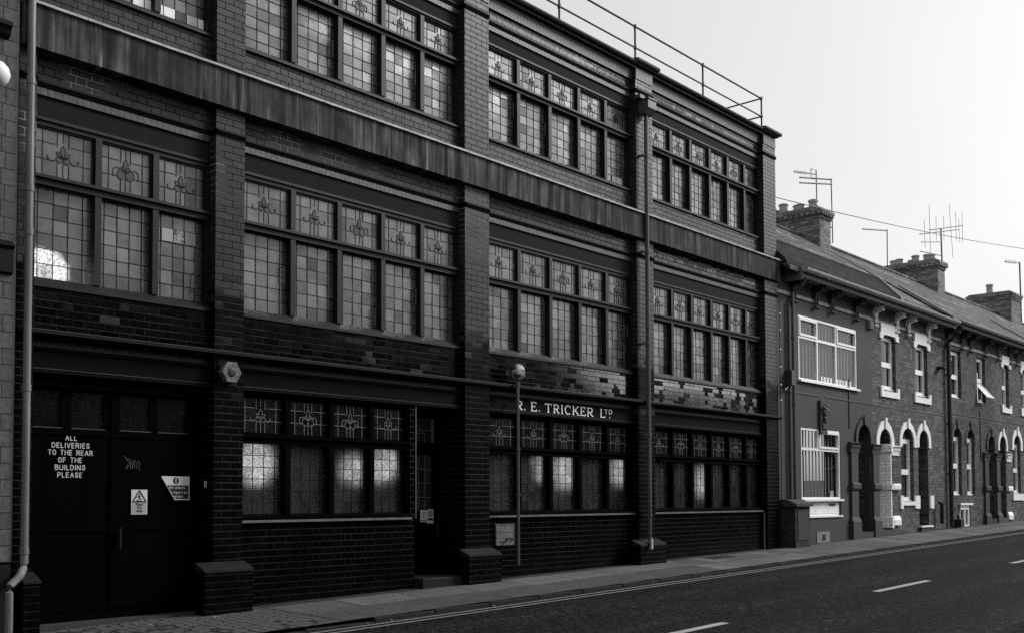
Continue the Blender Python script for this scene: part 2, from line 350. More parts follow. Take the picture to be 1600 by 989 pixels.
def mat_worn(name, base, dark, sc):
    q = NT(name); x, y, z, nn = q.pos(); v3 = q.vec(x, y, z); n = q.noise(v3, sc, 5, .7, .6); n2 = q.noise(v3, sc*5, 3)
    return q.done(q.bsdf(q.math('MULTIPLY', q.mix(q.ss(n, .47, .56), base, dark), q.math('MULTIPLY_ADD', n2, .8, .6)), .6, .3, 0., q.bump(n, .004)))
M['worn'] = mat_worn('flaking_paint', .36, .03, 9.); M['worn2'] = mat_worn('weathered_alarm_paint', .14, .05, 22.)
M['paper'] = plain('sign_plate_pale', .55, .5, .4, var=.12, bump=0); M['sign_grey'] = plain('sign_plate_grey', .30, .5, .4, var=.15, bump=0)
def mat_asphalt():
    t = NT('asphalt'); x, y, z, nn = t.pos(); v3 = t.vec(x, y, z)
    vs = t.vec(x, t.math('MULTIPLY', y, .6), z); sp = t.noise(vs, 52, 2, .8); sp2 = t.noise(vs, 19, 3, .8); big = t.noise(t.vec(t.math('MULTIPLY', x, .35), t.math('MULTIPLY', y, 1.3), 0.), 1., 4)
    k = t.mix(t.ss(sp, .44, .60), .12, 2.5); k = t.math('MULTIPLY', k, t.mix(t.ss(sp2, .40, .62), .4, 1.8)); k = t.math('MULTIPLY', k, t.math('MULTIPLY_ADD', big, 1.2, .4))
    # polished wheel tracks, worn lighter
    for c in (-2.25, -3.45, -4.75, -5.9):
        wv = t.math('ADD', y, t.math('MULTIPLY_ADD', t.noise(t.vec(x, 0., 3.), .25, 1), .3, -.15))
        k = t.math('MULTIPLY', k, t.mix(t.ss(t.math('ABSOLUTE', t.math('SUBTRACT', wv, c)), .42, .05), 1., 1.45))
    # trench patch seam and longitudinal joint
    for c, w in ((-3.55, .022), (-6.12, .05)):
        wv = t.math('ADD', y, t.math('MULTIPLY_ADD', t.noise(v3, .8, 3), .12, -.06))
        k = t.math('MULTIPLY', k, t.mix(t.ss(t.math('ABSOLUTE', t.math('SUBTRACT', wv, c)), w, w*.3), 1., 1.7))
    cr = t.n('ShaderNodeTexVoronoi', feature='DISTANCE_TO_EDGE'); cr.inputs['Scale'].default_value = .55; t.t.links.new(v3, cr.inputs['Vector'])
    k = t.math('MULTIPLY', k, t.mix(t.ss(cr.outputs[0], .012, .003), 1., .45))
    return t.done(t.bsdf(t.math('MULTIPLY', k, .0088), t.mix(sp, .75, .95), .06, 0., t.bump(t.math('ADD', sp, sp2), .006)))
M['asphalt'] = mat_asphalt()
def mat_paving():
    t = NT('pavement_slabs'); x, y, z, nn = t.pos(); v3 = t.vec(x, y, z)
    # back course of slabs .9 long by .68 deep, small slabs from bay four on, tarmac strip towards the kerb
    far = t.math('GREATER_THAN', t.math('ADD', x, t.math('MULTIPLY', y, -.55)), 15.6)
    L = t.mix(far, 1.02, .62); off = t.mix(t.math('GREATER_THAN', y, -.72), .35, 0.)
    xs = t.math('ADD', t.math('ADD', x, t.math('MULTIPLY', y, -.2)), off)
    fx = t.math('FRACT', t.math('DIVIDE', xs, L)); cx = t.math('FLOOR', t.math('DIVIDE', xs, L))
    fy = t.math('FRACT', t.math('DIVIDE', y, .72)); cy = t.math('FLOOR', t.math('DIVIDE', y, .72))
    wb = t.math('MULTIPLY_ADD', t.noise(v3, 12, 3), .012, -.006)
    jx = t.math('MULTIPLY', t.math('MINIMUM', fx, t.math('SUBTRACT', 1., fx)), L); jy = t.math('MULTIPLY', t.math('MINIMUM', fy, t.math('SUBTRACT', 1., fy)), .72)
    j = t.ss(t.math('ADD', t.math('MINIMUM', jx, jy), wb), .017, .007)
    rv, _ = t.white(t.vec(cx, cy, far))
    tar = t.math('MULTIPLY', t.math('LESS_THAN', t.math('ADD', y, t.math('MULTIPLY_ADD', t.noise(v3, 1.3, 3), .2, -.1)), -.74), t.math('SUBTRACT', 1., far))
    j = t.math('MULTIPLY', j, t.mix(tar, 1., .12))
    big = t.noise(v3, 1.2, 4); fine = t.noise(v3, 45, 3, .85); mid = t.noise(v3, 11, 4)
    k = t.math('MULTIPLY_ADD', rv, .7, .75); k = t.mix(tar, k, .62)
    k = t.math('MULTIPLY', k, t.math('MULTIPLY_ADD', big, 1., .5)); k = t.math('MULTIPLY', k, t.math('MULTIPLY_ADD', t.ss(fine, .35, .65), .9, .55)); k = t.math('MULTIPLY', k, t.math('MULTIPLY_ADD', mid, .8, .6))
    wallfoot = t.ss(t.math('ADD', y, t.math('MULTIPLY', mid, .08)), -.10, .0)  # darker band along the foot of the wall
    k = t.math('MULTIPLY', k, t.mix(wallfoot, 1., .3)); k = t.math('MULTIPLY', k, t.mix(j, 1., .12))
    return t.done(t.bsdf(t.math('MULTIPLY', k, .088), .88, .2, 0., t.bump(t.math('SUBTRACT', t.math('MULTIPLY', fine, .3), j), .006)))
M['paving'] = mat_paving()
def mat_setts():
    t = NT('stone_setts'); x, y, z, nn = t.pos(); v3 = t.vec(x, y, z)
    v = t.n('ShaderNodeTexVoronoi', feature='DISTANCE_TO_EDGE'); v.inputs['Scale'].default_value = 8.; v.inputs['Randomness'].default_value = .45; t.t.links.new(v3, v.inputs['Vector'])
    fine = t.noise(v3, 60, 3); e = t.ss(v.outputs[0], .1, .02)
    return t.done(t.bsdf(t.math('MULTIPLY', t.mix(e, .075, .012), t.math('MULTIPLY_ADD', fine, 1.2, .4)), .8, .25, 0., t.bump(t.math('SUBTRACT', 0., e), .015)))
M['setts'] = mat_setts()
M['kerb'] = plain('kerb_stone', .022, .85, .1, var=.6, scale=4)  # near-black all over, the shade on the kerb face put into its colour
M['roadpaint'] = plain('worn_white_road_paint', .33, .8, .2, var=.5, scale=14, bump=.003)
M['yellow'] = plain('worn_yellow_line_paint', .16, .8, .2, var=.75, scale=11, bump=.003)
M['earth'] = plain('ground_cover', .05, .9, .1, var=.4, scale=.5)

# ------------------------------------------------------------------ ground
def g(x, y=0.):            # the street climbs to the right, the pavement falls to the kerb
    return -1.345 + .0172*x + (.022*y if y > -1.5 else -.033)
KY = -1.33; FK = -7.35
def strip(x0, x1, y0, y1, dz, fn=None, n=24):
    b = MB()
    for i in range(n):
        a = x0+(x1-x0)*i/n; c = x0+(x1-x0)*(i+1)/n; h = fn or g
        b.quad((a,y0,h(a,y0)+dz),(c,y0,h(c,y0)+dz),(c,y1,h(c,y1)+dz),(a,y1,h(a,y1)+dz))
    return b
road_z = lambda x, y: -1.345+.0172*x-.092+.022*(y+1.45)
b = MB(); N = 10
for i in range(60):
    a, c = -60+4*i, -56+4*i
    for j in range(N):
        y0 = FK+(KY-FK)*j/N; y1 = FK+(KY-FK)*(j+1)/N
        b.quad((a,y0,road_z(a,y0)),(c,y0,road_z(c,y0)),(c,y1,road_z(c,y1)),(a,y1,road_z(a,y1)))
struct(b.build('road', M['asphalt']))
b = MB(); b.quad((-900,-900,-1.345-.0172*60-.5-15),(900,-900,-.5-15+.5),(900,900,14-15),(-900,900,-1.345-.0172*60-.5-15))
# one ground sheet following the slope of the street
b = MB(); b.quad((-300,-600,g(-300)-.35),(900,-600,g(900)-.35),(900,600,g(900)-.35),(-300,600,g(-300)-.35))
struct(b.build('ground', M['earth']))
struct(strip(7.15, 180, KY-.105, .9, 0, n=60).build('pavement', M['paving']))
struct(strip(-60, 3.6, KY-.105, .9, 0, n=30).build('pavement', M['paving']))
struct(strip(3.6, 7.15, KY-.105, .9, -.004, n=6).build('setts_crossing', M['setts']))
struct(strip(-60, 180, -12.5, FK, -.08, n=60).build('pavement', M['paving']))
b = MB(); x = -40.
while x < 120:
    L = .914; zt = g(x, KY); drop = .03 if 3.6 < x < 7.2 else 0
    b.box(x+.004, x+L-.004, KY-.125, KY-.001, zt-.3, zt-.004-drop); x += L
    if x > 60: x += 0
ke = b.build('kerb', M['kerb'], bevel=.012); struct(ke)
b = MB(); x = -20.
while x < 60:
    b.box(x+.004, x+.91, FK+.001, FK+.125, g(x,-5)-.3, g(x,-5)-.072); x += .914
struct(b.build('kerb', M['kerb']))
rz = lambda x, y: road_z(x, y)+.004
b = MB()
for y0 in (-1.53, -1.66): 
    for s in (strip(-40, 60, y0-.035, y0+.015, 0, rz, 50),):
        i = len(b.v); b.v += s.v; b.f += [tuple(q+i for q in f) for f in s.f]
struct(b.build('yellow_lines', M['yellow']))
b = MB()
x = 8.2-5.95*4
for k in range(16):
    a = x+5.95*k + (0 if True else 0)
    s = strip(a, a+1.95, -4.05, -3.95, 0, rz, 4); i = len(b.v); b.v += s.v; b.f += [tuple(q+i for q in f) for f in s.f]
struct(b.build('centre_line', M['roadpaint']))

# ------------------------------------------------------------------ FACTORY
F = thing('factory_building', 'three storey dark glazed brick factory with leaded windows and the painted shop name sign', 'factory', (12, 0, g(12)))
X0, X1 = 4.33, 19.78
PIERS = [(4.33,4.50),(6.53,6.91),(10.56,11.06),(14.77,15.27),(19.27,19.78)]
BAYS = [(4.50,6.53),(6.91,10.56),(11.06,14.77),(15.27,19.27)]
YI = .10      # infill brick plane
for i, (a, c) in enumerate(PIERS):
    b = MB().box(a, c, 0, .34, g(a)-.2, 4.22); b.box(a, c, 0, .34, 4.67, 7.06)
    b.build('pier', M['fbrick'], F)
# pier plinths with weathered caps
for a, c in ((4.36,4.52),(6.31,6.93),(10.44,11.10),(14.55,15.32)):
    cp = .17
    a2 = max(a, 4.34)
    b = MB().box(a2, c, -cp, -.001, g(a)-.2, -.80)
    o = b.build('pier_plinth', M['fbrick'], F)
    MB().prism_x([(-cp-.01,-.80),(-cp-.01,-.775),(-.002,-.70),(-.002,-.80)], a2-.005, c+.005).build('plinth_cap', M['cap'], o)
# infill spandrels
for i, (a, c) in enumerate(BAYS):
    d = 9.68 if i == 1 else c
    for q in ((a, c, 4.67, 4.995), (a, c, 3.92, 4.22), (a, c, 1.57, 1.985), (a, c, 6.66, 6.95)) + (((a, d, g(a)-.2, -.30),) if i else ()) + (((9.60, 9.70, -.295, 1.17),) if i == 1 else ()):
        MB().box(q[0], q[1], YI, .34, q[2], q[3]).build('brick_wall', M['finfill'], F)
    for z0, z1, mt, y in ((3.845,3.915,'soldier',YI-.004),(6.585,6.655,'soldier',YI-.004),(1.425,1.50,'soldier_dark',YI-.004)):
        MB().box(a+.001, c-.001, y, .33, z0, z1).build('soldier_course', M[mt], F)
    for z0, z1 in ((3.64,3.84),(6.41,6.58)):
        MB().box(a+.001, c-.001, YI+.02, .33, z0+.001, z1).build('lintel', M['render_dark'], F)
# concrete belt, its pale top ledge, string courses
MB().box(X0, X1+.02, -.07, .33, 4.221, 4.625).build('concrete_belt', M['belt'], F)
MB().prism_x([(-.10,4.627),(-.10,4.652),(-.001,4.678),(-.001,4.627)], X0, X1+.03).build('belt_ledge', M['ledge'], F)
def string(z, y, mt, name='string_course', segs=None, h=.07):
    b = MB()
    for a, c, off in segs:
        yy = y+off
        b.prism_x([(yy-.01,z),(yy-.028,z+h*.40),(yy-.012,z+h*.46),(yy-.03,z+h*.55),(yy-.03,z+h*.85),(yy+.12,z+h*.93),(yy+.12,z)], a, c)
    return b.build(name, M[mt], F)
segs = []
for i, (a, c) in enumerate(PIERS): segs.append((a-.0, c+.0, 0.))
for a, c in BAYS: segs.append((a+.001, c-.001, YI))
string(3.918, -.0, 'mould', segs=segs); string(6.658, -.0, 'mould', segs=segs)
# ground floor string: runs straight across
MB().prism_x([(-.02,1.505),(-.075,1.53),(-.075,1.56),(-.003,1.575),(-.003,1.505)], X0, X1+.03).build('string_course', M['mould'], F)
MB().prism_x([(-.078,1.561),(-.078,1.565),(-.002,1.580),(-.002,1.576)], X0, X1+.03).build('string_course_edge', M['mould_top'], F)
for a, c in BAYS: MB().box(a, c, .0, YI-.001, 1.505, 1.56).build('string_course', M['mould'], F)
# parapet
b = MB().box(X0, X1, .0, .30, 7.061, 7.10)
for a, c in BAYS: b.box(a, c, YI-.0, .30, 6.951, 7.06)
b.build('parapet', M['fbrick'], F)
b = MB()
for a, c in BAYS: b.box(a+.001, c-.001, YI-.035, YI-.001, 6.88, 7.059)
for a, c in PIERS: b.box(a, c, -.012, -.001, 6.88, 7.059)
b.build('parapet_soldier_course', M['soldier_light'], F)
b = MB().prism_x([(-.05,7.101),(-.07,7.125),(-.07,7.15),(.15,7.18),(.36,7.15),(.36,7.101)], X0-.05, X1+.05)
b.build('coping', M['coping'], F)
b = MB()
for a, c in PIERS[1:]: b.prism_x([(-.09,7.128),(-.11,7.15),(-.11,7.185),(.12,7.23),(.2,7.23),(.2,7.17)], a-.07, c+.10)
b.build('pier_coping', M['coping'], F)
# body of the building behind: rooms, floors, roof
b = MB().box(X0+.02, X1-.01, 3.2, 3.4, -1.6, 7.05)
b.box(X0+.02, X0+.12, .35, 3.2, -1.6, 7.05); b.box(X1-.12, X1-.005, .345, 3.2, -1.6, 7.05)
b.box(X0+.12, X1-.12, .345, 3.2, -1.6, -1.35); b.box(X0+.12, X1-.12, .345, 3.2, 1.5, 1.75); b.box(X0+.12, X1-.12, .345, 3.2, 4.25, 4.5)
b.build('room_shell', M['interior'], F)
MB().box(X0, X1, .301, 14, 6.75, 7.0).build('roof', M['coping'], F)
MB().box(X1-.004, X1, .341, 14, -1.6, 6.74).box(X0, X1, 13.8, 14, -1.6, 6.74).box(X0, X0+.01, .341, 13.8, -1.6, 6.74).build('side_wall', M['fbrick'], F)

# ---------- leaded lights
def arc(cx, cz, r, a0, a1, n=8, sx=1.):
    return [(cx+r*sx*math.cos(math.radians(a0+(a1-a0)*k/n)), cz+r*math.sin(math.radians(a0+(a1-a0)*k/n))) for k in range(n+1)]
def ribbon(b, pts, y, w, d=.004):
    """bent flat strip (x,z) of width w standing d proud"""
    for (x0, z0), (x1, z1) in zip(pts, pts[1:]):
        dx, dz = x1-x0, z1-z0; l = math.hypot(dx, dz) or 1; nx, nz = -dz/l*w/2, dx/l*w/2
        i = len(b.v)
        b.v += [(x0-nx,y-d,z0-nz),(x1-nx,y-d,z1-nz),(x1+nx,y-d,z1+nz),(x0+nx,y-d,z0+nz),(x0-nx,y+d,z0-nz),(x1-nx,y+d,z1-nz),(x1+nx,y+d,z1+nz),(x0+nx,y+d,z0+nz)]
        b.f += [(i,i+1,i+2,i+3),(i,i+4,i+5,i+1),(i+3,i+2,i+6,i+7)]
def motif(lead, pet, kind, x0, x1, z0, z1, y, w):
    cx, W_, H = (x0+x1)/2, x1-x0, z1-z0; s = H
    P = lambda u, v: (cx+u*s*.88, z0+(.44+(v-.44)*.86)*H)
    def shape(pts, fill=True):
        q = [P(*p) for p in pts]; ribbon(lead, q+[q[0]], y, w)
        if fill: q = q if sum(a_[0]*b_[1]-b_[0]*a_[1] for a_, b_ in zip(q, q[1:]+q[:1])) > 0 else q[::-1]; i = len(pet.v); pet.v += [(a, y-.001, c) for a, c in q]; pet.f.append(tuple(range(i, i+len(q))))
    petal = lambda u, v, a, l, wd: [(u+math.cos(a)*l*t - math.sin(a)*wd*math.sin(math.pi*t)*sg, v+math.sin(a)*l*t + math.cos(a)*wd*math.sin(math.pi*t)*sg) for sg, ts in ((1,(0,.25,.5,.75,1)),(-1,(.75,.5,.25))) for t in ts]
    if kind == 'A':
        shape(petal(0, .44, math.pi/2, .30, .065)); shape(petal(-.01, .42, 2.35, .22, .05)); shape(petal(.01, .42, .79, .22, .05))
        shape([P_ for P_ in arc(-.09,.40,.085,0,330,9)]); shape([P_ for P_ in arc(.09,.40,.085,0,330,9)])
        for sg in (-1, 1):
            ribbon(lead, [P(sg*u, v) for u, v in ((.16,.42),(.22,.34),(.30,.33),(.37,.38),(.385,.44),(.36,.46))], y, w)
    else:
        shape(petal(0, .50, math.pi/2, .30, .07)); shape(petal(-.01,.46,2.2,.17,.045)); shape(petal(.01,.46,.94,.17,.045))
        for sg in (-1, 1):
            shape([(sg*.115+.115*math.cos(t), .40+.13*math.sin(t)) for t in [k*math.pi/6 for k in range(12)]])
            ribbon(lead, [P(sg*u, v) for u, v in ((.12,.53),(.24,.56),(.33,.52),(.35,.44),(.32,.36),(.33,.32))], y, w)
    return
def pane(b, x0, x1, z0, z1, y, amp=.012):
    a, c = random.uniform(-amp, amp)*(x1-x0), random.uniform(-amp, amp)*(z1-z0)*1.
    b.quad((x0,y-a-c,z0),(x1,y+a-c,z0),(x1,y+a+c,z1),(x0,y-a+c,z1)); b.r.append(random.random())

def bay_window(name, a, c, ztop, mulls, zt, tr, zb, zs, low, kinds, lwidth=.0065, mw=.07, pane_plates=()):
    """frame a..c; head at ztop, top lights zt..tr[1], transom tr, lower lights tr[0]..zb, sill zs"""
    yf = .115 if not low else .12
    fr = MB()
    z1u, z0u = zt, tr[1]; z1l, z0l = tr[0], zb
    yb = .30
    fr.box(a, c, yf+.01, yb, z1u, ztop-.001)                       # head
    fr.box(a, c, yf-.012, yf+.009, ztop-.03, ztop-.002)
    fr.box(a, c, yf-.01, yb, z1l, z0u)                             # transom
    fr.box(a, c, yf-.045, yf-.011, z0u-.035, z0u-.005)
    fr.prism_x([(yf-.05,zs+.0),(yf-.05,zs+.03),(yf+.02,zb),(yb,zb),(yb,zs)], a, c)    # sill
    edges = [a] + [m for m in mulls] + [c]
    fr.box(a, a+.035, yf, yb, zb+.001, z1l-.001); fr.box(a, a+.035, yf, yb, z0u+.001, z1u-.001)
    fr.box(c-.045, c, yf, yb, zb+.001, z1l-.001); fr.box(c-.045, c, yf, yb, z0u+.001, z1u-.001)
    for m_ in mulls:
        fr.box(m_-mw/2, m_+mw/2, yf-.003, yb, zb+.001, z1l-.001); fr.box(m_-mw/2, m_+mw/2, yf-.003, yb, z0u+.001, z1u-.001)
    yu, yl = yf+.05, yf+.085
    lights = []
    for k in range(len(edges)-1):
        l = edges[k]+(.035 if k == 0 else mw/2); r_ = edges[k+1]-(.045 if k == len(edges)-2 else mw/2)
        lights.append((l, r_))
        # sash around each top light
        for (p, q, u, v) in ((l+.001,l+.016,z0u+.001,z1u-.001),(r_-.016,r_-.001,z0u+.001,z1u-.001),(l+.016,r_-.016,z0u+.001,z0u+.018),(l+.016,r_-.016,z1u-.018,z1u-.001)):
            fr.box(p, q, yu-.022, yu+.03, u, v)
    o = fr.build(name, M['frame_dark'] if low else M['frame'], F)
    for k, (l, r_) in enumerate(lights):
        gl, gt, ld, ldt, pet = MB(), MB(), MB(), MB(), MB(); gl.r = []; gt.r = []
        w_ = r_-l; cols = [0, .13, .38, .62, .86, 1]; rows = 6
        for i in range(5):
            for j in range(rows):
                pane(gl, l+w_*cols[i], l+w_*cols[i+1], z0l+(z1l-z0l)*j/rows, z0l+(z1l-z0l)*(j+1)/rows, yl)
        for i in range(1, 5): ribbon(ld, [(l+w_*cols[i], z0l), (l+w_*cols[i], z1l)], yl-.002, lwidth)
        for j in range(1, rows): ribbon(ld, [(l, z0l+(z1l-z0l)*j/rows), (r_, z0l+(z1l-z0l)*j/rows)], yl-.002, lwidth)
        l2, r2 = l+.016, r_-.016; H = z1u-z0u; w2 = r2-l2
        vs = [0, .15, .40, .5, .60, .85, 1]; hs = [0, .36, .70, 1]
        for i in range(6):
            for j in range(3): pane(gt, l2+w2*vs[i], l2+w2*vs[i+1], z0u+H*hs[j], z0u+H*hs[j+1], yu, .006)
        for i in (1, 5): ribbon(ldt, [(l2+w2*vs[i], z0u), (l2+w2*vs[i], z1u)], yu-.002, lwidth*.8)
        for i in (2, 3, 4):
            ribbon(ldt, [(l2+w2*vs[i], z0u), (l2+w2*vs[i], z0u+H*.34)], yu-.002, lwidth*.8); ribbon(ldt, [(l2+w2*vs[i], z0u+H*(.76 if i == 3 else .66)), (l2+w2*vs[i], z1u)], yu-.002, lwidth*.8)
        for h_ in hs[1:3]:
            ribbon(ldt, [(l2, z0u+H*h_), (l2+w2*.36, z0u+H*h_)], yu-.002, lwidth*.8); ribbon(ldt, [(l2+w2*.64, z0u+H*h_), (r2, z0u+H*h_)], yu-.002, lwidth*.8)
        motif(ldt, pet, kinds[k], l2, r2, z0u, z1u, yu-.003, lwidth*.8)
        gl.build('lower_glass', M['glass_low'] if low else M['glass'], o)
        gt.build('top_light_glass', M['glass_lowtop'] if low else M['glass_top'], o)
        ld.build('leading', M['lead_dark'], o); ldt.build('top_light_leading', M['lead_light'] if low else M['lead_dark'], o)
        pet.build('floral_motif', M['petal_low'] if low else M['petal'], o)
    for (k, i, j, mt, nm) in pane_plates:  # plates over single panes; pale ones coloured for clear panes showing bright
        l, r_ = lights[k]; w_ = r_-l; cols = [0, .13, .38, .62, .86, 1]; hh = (z1l-z0l)/6
        MB().box(l+w_*cols[i]+.006, l+w_*cols[i+1]-.006, yl-.016, yl-.008, z0l+hh*j+.006, z0l+hh*(j+1)-.006).build(nm, M[mt], o)
    if low:
        b = MB(); nb = int((c-a)/.225)
        for k in range(nb+1):
            p = a+k*.225; q = min(p+.221, c)
            if q-p > .02: b.prism_x([(yf-.065,zs-.038),(yf-.065,zs-.018),(yf-.02,zs-.004),(.3,zs-.004),(.3,zs-.038)], p, q)
        b.build('window_sill', M['sill_edge'], o)
    return o
for fl in (1, 2):
    zt = 3.565 if fl == 1 else 6.355; dz = dict(zt=zt, tr=((2.985, 3.08) if fl == 1 else (5.87, 5.955)), zb=(2.09 if fl == 1 else 5.08), zs=(1.99 if fl == 1 else 5.0), ztop=(3.64 if fl == 1 else 6.41))
    for (a, c), mulls, kinds in ((BAYS[0], [5.21,5.865], 'ABA'), (BAYS[1], [7.69,8.41,9.14,9.85], 'AABAA'), (BAYS[2], [11.86,12.61,13.35,14.075], 'AABAA'), (BAYS[3], [16.05,16.71,17.4,18.065,18.72], 'ABAABA')):
        bay_window('leaded_window', a, c, dz['ztop'], mulls, dz['zt'], dz['tr'], dz['zb'], dz['zs'], False, kinds, pane_plates=([(1,3,0,'white','pale_pane'),(1,4,0,'white','pale_pane'),(2,0,0,'white','pale_pane'),(2,1,0,'white','pale_pane'),(2,2,0,'iron','dark_pane'),(2,3,0,'paper','pale_pane'),(2,4,0,'white','pale_pane')] if (fl == 2 and a < 5) else [(2,1,4,'sign_grey','patched_pane'),(2,2,4,'worn','patched_pane'),(2,3,4,'sign_grey','patched_pane')] if (fl == 1 and a < 5) else [(4,3,0,'paper','pale_pane'),(4,2,0,'sign_grey','pale_pane')] if (fl == 2 and 11 < a < 12) else []))
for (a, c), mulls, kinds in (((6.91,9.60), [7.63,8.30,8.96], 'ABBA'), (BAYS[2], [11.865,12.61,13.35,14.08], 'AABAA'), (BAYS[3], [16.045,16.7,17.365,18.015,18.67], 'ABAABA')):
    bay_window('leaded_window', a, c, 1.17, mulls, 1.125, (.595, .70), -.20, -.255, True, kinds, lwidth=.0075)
# ---------- fascia panels of the ground floor
def serif(word_items, z0, H, y, parent):
    b = MB()
    def bar(x0, z0_, x1, z1_, w):
        dx, dz = x1-x0, z1_-z0_; l = math.hypot(dx, dz); nx, nz = -dz/l*w/2, dx/l*w/2
        b.prism_y([(x0-nx,z0_-nz),(x1-nx,z1_-nz),(x1+nx,z1_+nz),(x0+nx,z0_+nz)], y-.006-random.uniform(0,.0015), y)
    def L(ch, x0, x1, z, h):
        w = x1-x0; T = h*.17; t = h*.10; s = h*.085
        X = lambda u: x0+u*w
        Z = lambda v: z+v*h
        def stem(u, both=True, sw=.30):
            bar(X(u), Z(0), X(u), Z(1), T)
            for v in (.04, .96): bar(X(u)-h*.16, Z(v), X(u)+h*.16, Z(v), s)
        def bowl(u0, u1, v0, v1):
            cx, cz = X(u0), Z((v0+v1)/2); rx = (u1-u0)*w; rz = (v1-v0)*h/2
            pts = [(cx+rx*math.cos(a), cz+rz*math.sin(a)) for a in [math.radians(-90+180*k/10) for k in range(11)]]
            for k in range(10):
                wd = t+(T-t)*math.sin(math.pi*(k+.5)/10); bar(*pts[k], *pts[k+1], wd)
        if ch == '.': b.lathe([(h*.085,0),(h*.085,.006)], ((x0+x1)/2, y, z+h*.10), axis='y', n=12)
        elif ch == 'I': stem(.5)
        elif ch == 'T':
            bar(X(.5), Z(0), X(.5), Z(1), T); bar(X(.5)-h*.16, Z(.04), X(.5)+h*.16, Z(.04), s); bar(X(.02), Z(.95), X(.98), Z(.95), t)
            bar(X(.04), Z(.98), X(.04), Z(.76), s); bar(X(.96), Z(.98), X(.96), Z(.76), s)
        elif ch in 'EL':
            stem(.25); bar(X(.25), Z(.05), X(.95), Z(.05), t); bar(X(.93), Z(0), X(.96), Z(.24), s)
            if ch == 'E':
                bar(X(.25), Z(.95), X(.88), Z(.95), t); bar(X(.88), Z(1), X(.88), Z(.78), s); bar(X(.25), Z(.52), X(.68), Z(.52), t*.9); bar(X(.68), Z(.40), X(.68), Z(.64), s)
        elif ch == 'D': stem(.28); bowl(.40, .98, .05, .95); bar(X(.25), Z(.95), X(.42), Z(.95), t); bar(X(.25), Z(.05), X(.42), Z(.05), t)
        elif ch == 'R':
            stem(.25); bowl(.50, .86, .47, .95); bar(X(.25), Z(.95), X(.52), Z(.95), t); bar(X(.25), Z(.47), X(.52), Z(.47), t)
            bar(X(.48), Z(.47), X(.88), Z(.03), T*.95); bar(X(.82), Z(.04), X(1.0), Z(.05), s)
        elif ch == 'K':
            stem(.22); bar(X(.26), Z(.42), X(.82), Z(.95), t); bar(X(.44), Z(.55), X(.86), Z(.04), T); bar(X(.68), Z(.96), X(.96), Z(.96), s); bar(X(.72), Z(.04), X(1.0), Z(.04), s)
        elif ch == 'C':
            cx, cz, rx, rz = X(.54), Z(.5), .46*w, .46*h
            pts = [(cx+rx*math.cos(a), cz+rz*math.sin(a)) for a in [math.radians(48+264*k/18) for k in range(19)]]
            for k in range(18):
                wd = t*.9+(T*1.05-t)*max(0, math.sin(math.pi*(k+.5)/18))**1.3; bar(*pts[k], *pts[k+1], wd)
            bar(X(.88), Z(.98), X(.88), Z(.72), s)
    for ch, a, c, dz, h in word_items: L(ch, a, c, z0+dz, h)
    return b.build('lettering', M['white'], parent, label='white painted serif lettering R. E. TRICKER LTD')
for i, (a, c) in enumerate(BAYS):
    fb = MB().box(a+.001, c-.001, .085, .33, 1.171, 1.424)
    for z0, z1, d in ((1.39,1.412,.018),(1.178,1.200,.018),(1.205,1.214,.010)): fb.box(a+.001, c-.001, .085-d, .0845, z0, z1)
    o = fb.build('fascia_board', M['fascia'], F)
    for z0, z1, d in ((1.214,1.219,.010),): MB().box(a+.001, c-.001, .085-d, .0846, z0+.0005, z1).build('fascia_beading', M['mould_top'], o)
    if i == 2:
        H = .137
        items = [('R',11.715,11.884,0,H),('.',11.912,11.950,0,H),('E',12.056,12.215,0,H),('.',12.250,12.29,0,H),('T',12.405,12.566,0,H),('R',12.591,12.758,0,H),('I',12.785,12.86,0,H),('C',12.888,13.048,0,H),('K',13.066,13.262,0,H),('E',13.275,13.428,0,H),('R',13.440,13.630,0,H),('L',13.80,13.955,0,H),('T',13.925,14.028,.065,.072),('D',14.034,14.14,.065,.072),('.',14.06,14.09,-.002,.13)]
        serif(items, 1.238, H, .0843, o)

def text_mesh(lines, x_c, zs, size, y, mat, name, parent, bold=.0, widths=None, label=None, flat=.003, align='CENTER'):
    b = MB()
    for k, tx in enumerate(lines):
        cu = bpy.data.curves.new('lettering', 'FONT'); cu.body = tx; cu.size = size[k] if isinstance(size, (list, tuple)) else size
        cu.offset = bold; cu.align_x = align; cu.extrude = flat/2; cu.resolution_u = 4
        ob = bpy.data.objects.new('lettering_source', cu); COL.objects.link(ob)
        dg = bpy.context.evaluated_depsgraph_get(); dg.update()
        me = bpy.data.meshes.new_from_object(ob.evaluated_get(dg)); i = len(b.v)
        xs = [v.co.x for v in me.vertices] or [0]; cx = (min(xs)+max(xs))/2; w = (max(xs)-min(xs)) or 1
        sx = widths[k]/w if widths else 1
        b.v += [(x_c[k] + (v.co.x-cx)*sx if align == 'CENTER' else x_c[k]+v.co.x*sx, y-v.co.z, zs[k]+v.co.y) for v in me.vertices] if isinstance(x_c, (list, tuple)) else [(x_c+(v.co.x-cx)*sx, y-v.co.z, zs[k]+v.co.y) for v in me.vertices]
        b.f += [tuple(i+q for q in p.vertices) for p in me.polygons]
        bpy.data.objects.remove(ob); bpy.data.meshes.remove(me)
    return b.build(name, mat, parent, label=label)

